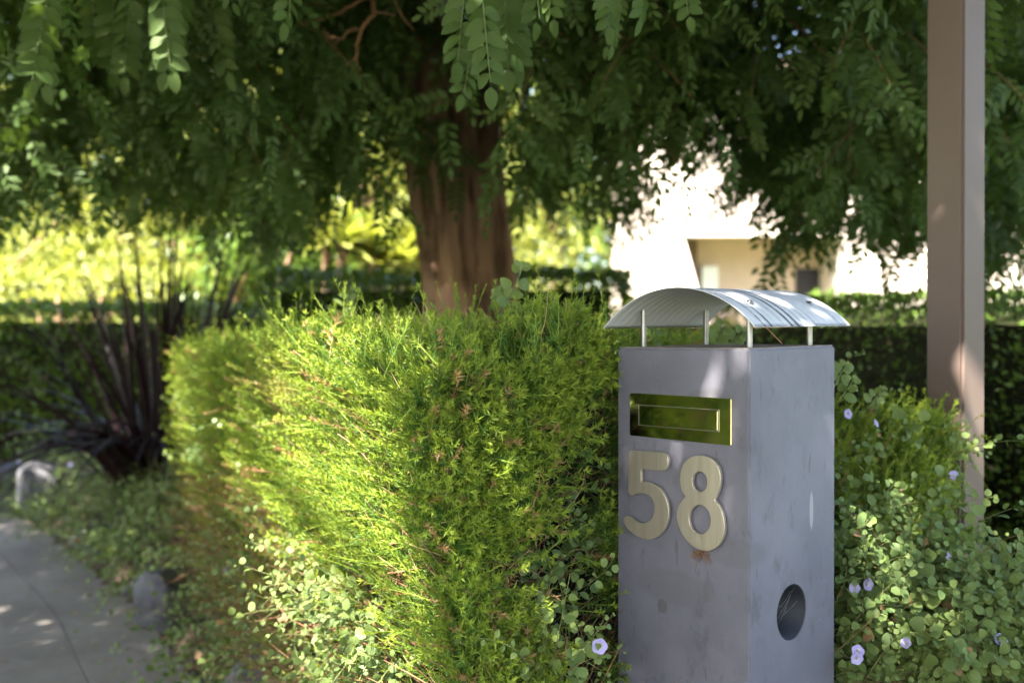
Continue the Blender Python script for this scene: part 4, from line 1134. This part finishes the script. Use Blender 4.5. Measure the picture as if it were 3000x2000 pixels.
runner(vd, [(2130, 1012), (2160, 985), (2175, 970)], .026, 2.2)
for px, py, me, nv in ((2485, 1212, FLO2, (.4, -1, .2)), (2568, 1240, FLO2, (.7, -.6, .4)), (2795, 1392, FLO2, (-.6, -.9, .2)), (2782, 1632, FLO, (.8, -.7, .3)), (2505, 1722, FLO2, (-.2, -1, .3)), (2545, 1712, FLO, (.4, -1, .1)),
                       (2515, 1908, FLO, (.1, -1, .5)), (2512, 1930, FLO2, (.0, -1, -.1)), (2655, 1883, FLO2, (-.6, -.8, .4)), (2930, 1872, FLO, (.2, -1, .3)), (2945, 1892, FLO2, (.4, -1, -.2))):
    p = at(px, py, float(Yd(np.array(px), np.array(py))) - .085); flower(vd, p, nv, float(rng.uniform(.017, .023)))

# ------------------------------------------------------------------ brown steel post
m, nt, bs, out = nmat('taupe paint')
f = tex(nt, 3, 4, .6)
nt.links.new(mixc(nt, ramp(nt, f, .3, .7), (.125, .090, .076), (.145, .106, .088)), bs.inputs['Base Color'])
bs.inputs['Roughness'].default_value = .5; bs.inputs['Specular IOR Level'].default_value = .3; bump(nt, bs, tex(nt, 500, 2, .5), .08, .0006)
M['post'] = m
PY = 2.18
fr_ = np.array([(2821 - 1500) / FPX * PY, PY])
uh, wh = np.array([-.692, .722]), np.array([.722, .692])
sd_ = .091
uh_p, wh_p = uh, wh
uh, wh = np.array([-.566, .824]), np.array([.824, .566])     # the post is turned a little further than the letterbox
bm = bmesh.new()
prism(bm, [fr_, fr_ + wh * sd_, fr_ + wh * sd_ + uh * sd_, fr_ + uh * sd_], 0, 4.2)
bmesh.ops.bevel(bm, geom=[e for e in bm.edges if abs(e.verts[0].co.z - e.verts[1].co.z) > 1], offset=.007, segments=4, affect='EDGES')
post = thing('steel_post', (fr_[0], fr_[1], 0), 'tall square taupe steel post right of the letterbox', 'post')
link('shaft', bm_mesh(bm, 'shaft'), M['post'], post)
bm = bmesh.new(); cpt = fr_ + (uh + wh) * sd_ / 2
prism(bm, [cpt - (uh + wh) * .11, cpt + (wh - uh) * .11, cpt + (uh + wh) * .11, cpt + (uh - wh) * .11], .16, .172)
link('base_plate', bm_mesh(bm, 'base_plate'), M['post'], post)

uh, wh = uh_p, wh_p
# ------------------------------------------------------------------ letterbox
S = .277
F0 = np.array([.3818, 1.6]); TOPZ = 1.231
def mb(u, w, z): p = F0 + uh * u + wh * w; return (p[0], p[1], z)
def left_uv(px, py, o=0.0):
    G0 = F0 - wh * o
    q = (px - 1500) / FPX; u = (G0[0] - q * G0[1]) / (q * uh[1] - uh[0]); Y = G0[1] + u * uh[1]
    return u, CAMZ - (py - HZ) / FPX * Y
def right_wz(px, py):
    q = (px - 1500) / FPX; w = (F0[0] - q * F0[1]) / (q * wh[1] - wh[0]); Y = F0[1] + w * wh[1]
    return w, CAMZ - (py - HZ) / FPX * Y
def z2(x, y): return 1740 + x / 2.178, 1280 + y / 2.178
def z1(x, y): return 1740 + x / 2.904, 800 + y / 2.904
box = thing('letterbox', mb(S / 2, S / 2, 0), 'grey pillar letterbox numbered 58 with curved metal roof', 'letterbox')

m, nt, bs, out = nmat('grey pillar paint')
tc = N(nt, 'ShaderNodeTexCoord').outputs['Object']
f1 = tex(nt, 5, 6, .62, tc); f2 = tex(nt, 420, 3, .6, tc); f3 = tex(nt, 26, 5, .7, tc, (1, 1, .45)); f4 = tex(nt, 240, 2, .4, tc); f5 = tex(nt, 60, 3, .5, tc, (1.2, 1.2, .25))
c = mixc(nt, ramp(nt, f1, .3, .72), (.130, .128, .158), (.182, .178, .214))
c = mixc(nt, mth(nt, 'MULTIPLY', ramp(nt, f3, .54, .70), .6), c, (.088, .085, .098))
c = mixc(nt, mth(nt, 'MULTIPLY', ramp(nt, f5, .66, .72), .55), c, (.085, .083, .09))
c = mixc(nt, mth(nt, 'MULTIPLY', ramp(nt, f4, .785, .82), .8), c, (.5, .5, .52))
def stain_or_fleck(p, r, sx, col, amt):
    global c
    mp = N(nt, 'ShaderNodeMapping', vector_type='POINT'); mp.inputs['Location'].default_value = tuple(-x * s for x, s in zip(p, sx)); mp.inputs['Scale'].default_value = sx
    nt.links.new(tc, mp.inputs[0]); ln = N(nt, 'ShaderNodeVectorMath', operation='LENGTH'); nt.links.new(mp.outputs[0], ln.inputs[0])
    dd = mth(nt, 'ADD', ln.outputs['Value'], mth(nt, 'MULTIPLY', mth(nt, 'SUBTRACT', f3, .5), r * .5))
    k = mth(nt, 'SUBTRACT', 1.0, ramp(nt, dd, r * .75, r * 1.1))
    c = mixc(nt, mth(nt, 'MULTIPLY', k, amt), c, col)
def lp(x, y, o=0.0):
    u, z = left_uv(*z2(x, y)); return mb(u, o, z)
stain_or_fleck(lp(438, 1078), .0115, (1, 1, .85), (.10, .098, .105), .75)
stain_or_fleck(lp(520, 960), .05, (.55, .55, 1.6), (.125, .123, .135), .5)
stain_or_fleck(lp(740, -200), .034, (.6, .6, 1.1), (.10, .10, .105), .45)
stain_or_fleck(lp(900, 740), .03, (.5, .5, 1.2), (.12, .118, .13), .45)
w_, z_ = right_wz(*z2(1390, 470)); stain_or_fleck(mb(0, w_, z_), .011, (1.6, 1.6, .32), (.46, .45, .48), .5)  # pale sun fleck painted into the right face's colour
nt.links.new(c, bs.inputs['Base Color']); bs.inputs['Roughness'].default_value = .58; bs.inputs['Specular IOR Level'].default_value = .45
bump(nt, bs, mth(nt, 'ADD', mth(nt, 'MULTIPLY', f2, .7), mth(nt, 'ADD', f1, mth(nt, 'MULTIPLY', f3, .8))), .38, .0022)
M['pillar'] = m
bm = bmesh.new()
prism(bm, [mb(0, 0, 0)[:2], mb(0, S, 0)[:2], mb(S, S, 0)[:2], mb(S, 0, 0)[:2]], 0, [TOPZ, TOPZ + .004, TOPZ + .004, TOPZ])
bmesh.ops.bevel(bm, geom=bm.edges[:], offset=.0035, segments=3, affect='EDGES')
pil = link('pillar', bm_mesh(bm, 'pillar'), M['pillar'], box)
# real round opening for newspapers, cut through the right side
hw_, hz_ = right_wz(*z2(1265, 1117)); hr = .0475
cm = bmesh.new(); bmesh.ops.create_cone(cm, cap_ends=True, segments=64, radius1=hr, radius2=hr, depth=.40)
ax = Vector((uh[0], uh[1], 0))
bmesh.ops.transform(cm, verts=cm.verts, matrix=Matrix.Translation(Vector(mb(.01, hw_, hz_))) @ ax.to_track_quat('Z', 'Y').to_matrix().to_4x4())
cut = bpy.data.objects.new('cut', bm_mesh(cm, 'cut')); COL.objects.link(cut)
md = pil.modifiers.new('hole', 'BOOLEAN'); md.object = cut; md.operation = 'DIFFERENCE'; md.solver = 'EXACT'
dg = bpy.context.evaluated_depsgraph_get(); dg.update()
new = bpy.data.meshes.new_from_object(pil.evaluated_get(dg)); pil.modifiers.clear(); pil.data = new
bpy.data.objects.remove(cut)
M['tube'] = plain('dark pipe', (.012, .014, .020), .6, 0, .3, 20, .1)
a = Acc(); k = 64; an = np.arange(k) / k * 2 * math.pi
rings = []
for uu, rr_ in ((.0015, hr - .0003), (.0015, hr - .003), (.205, hr - .003)):
    rings.append([np.array(mb(uu, hw_ + rr_ * math.cos(t), hz_ + rr_ * math.sin(t))) for t in an])
Vv = np.array(rings).reshape(-1, 3); i, j = np.meshgrid(np.arange(2), np.arange(k), indexing='ij'); j2 = (j + 1) % k
a.add(Vv, np.stack([i * k + j, i * k + j2, (i + 1) * k + j2, (i + 1) * k + j], -1).reshape(-1, 4))
link('newspaper_tube', a.mesh('newspaper_tube', True), M['tube'], box, label='dark round pipe opening low on the side')
a = Acc()
for q in range(4):
    a0, a1 = rng.uniform(-.6, 1.4), rng.uniform(2.6, 5.2)
    p0, p1 = np.array(mb(rng.uniform(.003, .03), hw_ + (hr - .004) * math.cos(a0), hz_ + (hr - .004) * math.sin(a0))), np.array(mb(rng.uniform(.003, .06), hw_ + (hr - .004) * math.cos(a1), hz_ + (hr - .004) * math.sin(a1)))
    tube(a, [p0 + (p1 - p0) * t + np.array([0, 0, -.012 * math.sin(t * 3.14)]) for t in np.linspace(0, 1, 8)], .00014, 3)
link('cobweb', a.mesh('cobweb'), plain('web silk', (.4, .4, .42), .6), box)
# dusty cap
bm = bmesh.new(); g = .004
prism(bm, [mb(g, g, 0)[:2], mb(g, S - g, 0)[:2], mb(S - g, S - g, 0)[:2], mb(S - g, g, 0)[:2]], TOPZ - .003, [TOPZ + .0012, TOPZ + .0052, TOPZ + .0052, TOPZ + .0012])
link('cap', bm_mesh(bm, 'cap'), plain('dusty cap', (.20, .165, .14), .85, 0, .4, 30, .2), box)

# letter slot: bright plate with a flap let into it
m, nt, bs, out = nmat('polished plate')
bs.inputs['Metallic'].default_value = 1.0; bs.inputs['Base Color'].default_value = (.84, .78, .58, 1)
f = tex(nt, 30, 4, .6); nt.links.new(mth(nt, 'MULTIPLY_ADD', ramp(nt, f, .4, .8), .08, .09), bs.inputs['Roughness'])
M['plate'] = m
pu0, pz0 = left_uv(*z1(303, 1022), .0035); pu1, pz1 = left_uv(*z1(1169, 1460), .0035); _, pzb = left_uv(*z1(304, 1386), .0035); _, pzt = left_uv(*z1(1170, 1062), .0035)
def left_panel(name, quad, o0, o1, mat, parent, bev=.0012):
    """plate on the left face; quad = (u, z) corners; stands from o0 to o1 out of the face"""
    bm = bmesh.new()
    lo = [bm.verts.new(mb(u, -o0, z)) for u, z in quad]; hi = [bm.verts.new(mb(u, -o1, z)) for u, z in quad]
    bm.faces.new(lo); bm.faces.new(hi[::-1])
    for q in range(4): bm.faces.new((lo[q], hi[q], hi[(q + 1) % 4], lo[(q + 1) % 4]))
    if bev: bmesh.ops.bevel(bm, geom=bm.edges[:], offset=bev, segments=2, affect='EDGES')
    return link(name, bm_mesh(bm, name), mat, parent)
zt, zb = (pz0 + pzt) / 2, (pzb + pz1) / 2
plate = left_panel('slot_plate', [(pu0, zt + .0005), (pu1, zt - .0005), (pu1, zb - .001), (pu0, zb + .001)], -.002, .0035, M['plate'], box)
plate['label'] = 'polished brassy letter slot plate mirroring the shrub'
fu0, fz0 = left_uv(*z1(385, 1120), .0035); fu1, fz1 = left_uv(*z1(1066, 1345), .0035); _, fzb = left_uv(*z1(385, 1293), .0035); _, fzt = left_uv(*z1(1066, 1163), .0035)
ft, fbm = (fz0 + fzt) / 2, (fz1 + fzb) / 2
M['gap'] = plain('slot gap', (.05, .045, .035), .6, .3)
left_panel('gap', [(fu0, ft), (fu1, ft), (fu1, fbm), (fu0, fbm)], .002, .0039, M['gap'], plate, 0)
left_panel('flap', [(fu0 - .0011, ft - .0011), (fu1 + .0011, ft - .0011), (fu1 + .0011, fbm + .0011), (fu0 - .0011, fbm + .0011)], .003, .0062, M['plate'], plate, .0013)

M['rim'] = plain('satin rim', (.42, .40, .32), .4, .8, .05)
rim_ = Acc()
for (ua, za), (ub, zb_) in (((fu0, ft), (fu1, ft)), ((fu1, ft), (fu1, fbm)), ((fu1, fbm), (fu0, fbm)), ((fu0, fbm), (fu0, ft))):
    tube(rim_, [mb(ua, -.0040, za), mb(ub, -.0040, zb_)], .00055, 6)
link('flap_rim', rim_.mesh('flap_rim'), M['rim'], plate)
# numerals
m, nt, bs, out = nmat('brushed bronze')
f = tex(nt, 600, 3, .6, stretch=(1, 1, .02)); f_2 = tex(nt, 60, 3, .6, stretch=(1, 1, .05))
nt.links.new(mixc(nt, ramp(nt, mth(nt, 'MULTIPLY_ADD', f_2, .5, mth(nt, 'MULTIPLY', f, .5)), .35, .65), (.56, .49, .39), (.70, .62, .51)), bs.inputs['Base Color'])
bs.inputs['Metallic'].default_value = .75; nt.links.new(mth(nt, 'MULTIPLY_ADD', f, .25, .27), bs.inputs['Roughness']); bump(nt, bs, f, .12, .0004)
M['bronze'] = m
M['edge'] = plain('bright metal edge', (.62, .56, .46), .3, .9, .05)
def smooth_poly(pts, it=2, sharp=()):
    P = [np.array(p, float) for p in pts]; S_ = [i_ in sharp for i_ in range(len(P))]
    for _ in range(it):
        Q, T = [], []
        for k in range(len(P)):
            p, n_ = P[k], P[(k + 1) % len(P)]
            if S_[k]: Q.append(p); T.append(True)
            else: Q.append(p * .75 + n_ * .25 if False else p * .5 + (P[k - 1] + n_) * .25 if False else p); T.append(False)
            Q.append((p + n_) / 2 + (0 if (S_[k] or S_[(k + 1) % len(P)]) else (p - P[k - 1] + n_ - P[(k + 2) % len(P)]) / 16)); T.append(False)
        P, S_ = Q, T
    return P
five = [(222, 350), (226, 110), (231, 92), (245, 85), (340, 91), (432, 97), (455, 105), (471, 124), (478, 150), (476, 178), (467, 199), (450, 212), (430, 214), (368, 209), (305, 203), (305, 243), (305, 284), (345, 286), (400, 308), (443, 352), (470, 408),
        (480, 462), (478, 512), (465, 562), (441, 605), (409, 636), (368, 652), (328, 650), (288, 638), (248, 612), (214, 578), (195, 545), (191, 520), (202, 504), (222, 501), (240, 511), (256, 526), (277, 541), (305, 548), (336, 544), (365, 525), (383, 495), (389, 455),
        (385, 416), (370, 386), (344, 366), (311, 358), (282, 360), (262, 368), (244, 373), (228, 364)]
eight = [(681, 117), (722, 123), (763, 146), (795, 186), (810, 240), (809, 300), (797, 350), (774, 401), (803, 436), (827, 494), (837, 560), (833, 620), (812, 672), (776, 710), (735, 726), (692, 722), (650, 707), (606, 670), (566, 620), (541, 560), (532, 500), (539, 452),
         (559, 412), (588, 379), (566, 346), (553, 290), (555, 230), (570, 180), (600, 142), (640, 120)]
def ell(cx, cy_, rx, ry, sl): return [(cx + rx * math.cos(t), cy_ + ry * math.sin(t) + sl * rx * math.cos(t)) for t in np.linspace(0, 2 * math.pi, 28, endpoint=False)]
def numeral(loops, label):
    cu = bpy.data.curves.new('numeral', 'CURVE'); cu.dimensions = '2D'; cu.fill_mode = 'BOTH'; cu.extrude = .0028; cu.bevel_depth = .0007; cu.bevel_resolution = 2; cu.offset = -.0007
    for pts in loops:
        sp_ = cu.splines.new('POLY'); sp_.points.add(len(pts) - 1); sp_.use_cyclic_u = True
        for q, (x, y) in zip(sp_.points, pts):
            u, z = left_uv(*z2(x, y), .0105); q.co = (-u, z, 0, 1)          # local x runs to the right along the face
    tmp = bpy.data.objects.new('tmp', cu); COL.objects.link(tmp)
    dg = bpy.context.evaluated_depsgraph_get(); dg.update()
    me = bpy.data.meshes.new_from_object(tmp.evaluated_get(dg)); bpy.data.objects.remove(tmp)
    o3 = Vector(mb(0, -.0085, 0))
    Mx = Matrix(((-uh[0], 0, -wh[0], o3.x), (-uh[1], 0, -wh[1], o3.y), (0, 1, 0, 0), (0, 0, 0, 1)))
    me.transform(Mx); me.materials.clear(); me.name = 'numeral'
    o = link('numeral', me, M['bronze'], box, label=label); return o
n5 = numeral([smooth_poly(five, 1, (14, 16))], 'brushed bronze figure 5')
n8 = numeral([smooth_poly(eight, 1, (7, 23)), ell(679, 285, 48, 65, .06), ell(680, 525, 69, 94, .08)], 'brushed bronze figure 8')
for nn_, spots in ((n5, ((262, 150), (440, 560))), (n8, ((680, 160), (690, 670)))):
    for x, y in spots:
        u, z = left_uv(*z2(x, y)); a = Acc(); tube(a, [mb(u, .002, z), mb(u, -.006, z)], .004, 10); link('standoff', a.mesh('standoff'), M['edge'], nn_)
a = Acc()                                     # wisp of nest fibre under the 8
for q in range(46):
    u, z = left_uv(*z2(690 + rng.normal(0, 22), 722)); p = np.array(mb(u, -.006, z)); dv = unit(np.array([*( -uh * rng.normal(0, .9)), -1.0]) + np.r_[-wh * rng.uniform(0, .3), 0]); L = rng.uniform(.008, .026)
    tube(a, [p + dv * L * t + rng.normal(0, .0014, 3) * (t > 0) for t in np.linspace(0, 1, 5)], .00035, 3, (rng.uniform(.4, 1), 0, 0, 1), False)
link('nest_fibre', a.mesh('nest_fibre'), M['twig'], n8, label='orange-brown wisp of nest fibre')

# curved corrugated roof on four rods
m, nt, bs, out = nmat('weathered zinc')
f1 = tex(nt, 26, 6, .7); f2 = tex(nt, 190, 4, .7); f3 = tex(nt, 4, 4, .6)
at_ = N(nt, 'ShaderNodeAttribute', attribute_name='tint'); sp = N(nt, 'ShaderNodeSeparateColor'); nt.links.new(at_.outputs['Color'], sp.inputs[0])
val = mth(nt, 'MULTIPLY', sp.outputs[0], mth(nt, 'MULTIPLY_ADD', f2, 1.2, mth(nt, 'MULTIPLY_ADD', f1, .9, -.15)))
c = mixc(nt, ramp(nt, val, .42, 1.0), (.66, .67, .70), (.13, .13, .15))
c = mixc(nt, mth(nt, 'MULTIPLY', ramp(nt, f3, .5, .75), .3), c, (.40, .41, .45))
nt.links.new(c, bs.inputs['Base Color']); bs.inputs['Metallic'].default_value = .1
nt.links.new(mth(nt, 'MULTIPLY_ADD', val, .35, .36), bs.inputs['Roughness'])
M['zinc'] = m
u_a, u_b, w_a, w_b = -.023, S + .014, -.021, S + .011
EAVE, RISE = 1.2665, .0675
nu, nw = 44, 15 * 8 + 1
uu = np.linspace(0, 1, nu); ww = np.linspace(0, 1, nw)
half = (u_b - u_a) / 2; Rr = (half ** 2 + RISE ** 2) / (2 * RISE); th = math.asin(half / Rr)
thv = np.linspace(-th, th, nu)
us = u_a + half + Rr * np.sin(thv); zc = EAVE + RISE - Rr * (1 - np.cos(thv))
amp = rng.uniform(.25, 1.35, 17)
def sheet(off):
    V = np.zeros((nu, nw, 3)); C = np.zeros((nu, nw, 4))
    for b in range(nw):
        wv = w_a + (w_b - w_a) * ww[b]; cor = .0004 * math.cos(ww[b] * 15 * 2 * math.pi)
        for a_ in range(nu):
            r_ = cor + off; u = us[a_] + math.sin(thv[a_]) * r_; z = zc[a_] + math.cos(thv[a_]) * r_
            V[a_, b] = mb(u, wv, z + .004 * wv / S); C[a_, b] = ((.5 - .5 * math.cos(ww[b] * 15 * 2 * math.pi)) * np.interp(ww[b] * 15, range(17), amp), 0, 0, 1)
    return V.reshape(-1, 3), C.reshape(-1, 4)
a = Acc(); V1, C1 = sheet(.0); V2, C2 = sheet(-.0011); C2[:, 0] *= .45
i, j = np.meshgrid(np.arange(nu - 1), np.arange(nw - 1), indexing='ij')
Fq = np.stack([i * nw + j, i * nw + j + 1, (i + 1) * nw + j + 1, (i + 1) * nw + j], -1).reshape(-1, 4)
n_1 = len(V1); rim = []
for k in range(nu - 1):
    for e in (0, nw - 1): rim.append((k * nw + e, (k + 1) * nw + e, (k + 1) * nw + e + n_1, k * nw + e + n_1))
for k in range(nw - 1):
    for e in (0, (nu - 1) * nw): rim.append((e + k, e + k + 1, e + k + 1 + n_1, e + k + n_1))
a.add(np.concatenate([V1, V2]), np.concatenate([Fq, Fq[:, ::-1] + n_1, np.array(rim)]), np.concatenate([C1, C2]))
roof = link('roof', a.mesh('roof', False), M['zinc'], box, label='arched corrugated zinc roof streaked with dark weathering')
me = roof.data; sm = np.ones(len(me.polygons), bool); sm[2 * len(Fq):] = False; me.polygons.foreach_set('use_smooth', sm)
M['rod'] = plain('steel rod', (.30, .295, .29), .36, 1.0, .15, 40)
ia, ib = .027, .042
for u, w in ((ia, ib), (S - ia, ib), (ia, S - ib), (S - ia, S - ib)):
    zr = np.interp(u, us, zc) + .004 * w / S
    a = Acc(); tube(a, [mb(u, w, TOPZ + .0005), mb(u, w, zr - .002)], .0052, 20); o = link('rod', a.mesh('rod', False), M['rod'], box)
    for p in o.data.polygons: p.use_smooth = len(p.vertices) == 4
    t = np.interp(u, us, thv)
    a = Acc(); c0 = np.array(mb(u + math.sin(t) * .002, w, zr + .0008)); nx_ = np.array([*(uh * math.sin(t)), math.cos(t)])
    tube(a, [c0, c0 + nx_ * .0012, c0 + nx_ * .0012, c0 + nx_ * .003, c0 + nx_ * .0038], [.0068, .0068, .0045, .0042, .002], 12)
    link('screw', a.mesh('screw'), M['rod'], roof)

# dry stalk leaning between cap and roof
a = Acc(); tube(a, [np.array(at(2238, 952, 1.70)), np.array(at(2262, 976, 1.70)), np.array(at(2292, 1007, 1.70))], [.0011, .0010, .0008], 5, (1, 0, 0, 1))
link('dry_stalk', a.mesh('dry_stalk'), M['twig'], None, 'thin orange dry stalk leaning under the letterbox roof', 'stalk')

# ------------------------------------------------------------------ litter on the footpath
fl = flower(None, (at(420, 1812, 4.42)[0], 4.42, .012), (.1, -.5, .9), .036, None)
fl.name = 'fallen_flower'; fl['label'] = 'single lavender flower fallen on the footpath'; fl['category'] = 'flower'
LIT = [(70, 1535, 'yellow-brown fallen leaf below the far boulders'), (225, 1798, 'small yellow fallen leaf on the open footpath'), (140, 1855, 'tiny dark fallen leaf on the footpath, left of the yellow one'), (365, 1912, 'dark curled leaf on the footpath below the fallen flower'),
       (420, 1770, 'orange-brown leaf lying against the bed edge'), (480, 1880, 'yellow leaf at the foot of the wedge boulder'), (285, 1690, 'pale brown leaf at the path edge under the vines'), (120, 1545, 'ochre leaf under the dark upright boulder'), (25, 1945, 'dark speck of leaf at the left picture edge')]
for px, py, lab in LIT:
    Y = CAMZ * FPX / (py - HZ); a = Acc(); th_ = rng.uniform(0, 6.28)
    dk = 'dark' in lab
    place(a, oval(.5, 6, .25, .06, .8, .1), [((px - 1500) / FPX * Y, Y, .006)], [(math.cos(th_), math.sin(th_), .1)], [(0, 0, 1.)], [.045 if not dk else .035], np.array([[rng.uniform(0, 1), .9 if dk else 0.0]]))
    link('fallen_leaf', a.mesh('fallen_leaf'), M['dryleaf'], None, lab, 'leaf', 'leaves fallen on the footpath')
a = Acc()
for q in range(90):
    e_ = rng.uniform(_cum[3], _cum[6]); off_ = abs(rng.normal(0, .3)); p = edge_pt(e_) - edge_nrm(e_) * (off_ + .02); th_ = rng.uniform(0, 6.28)
    place(a, oval(.45, 5, .3, .08, .8, .15), [(p[0], p[1], .006)], [(math.cos(th_), math.sin(th_), .15)], [(0, 0, 1.)], [rng.uniform(.008, .026)], np.array([[rng.uniform(0, 1), rng.uniform(0, .8)]]))
link('leaf_litter', a.mesh('leaf_litter'), M['dryleaf'], None, 'brown leaf crumbs strewn along the footpath edge', 'leaf litter', None, 'stuff')
tot = sum(len(o.data.polygons) for o in SC.objects if o.type == 'MESH')
print('objects', len(SC.objects), 'faces', tot)
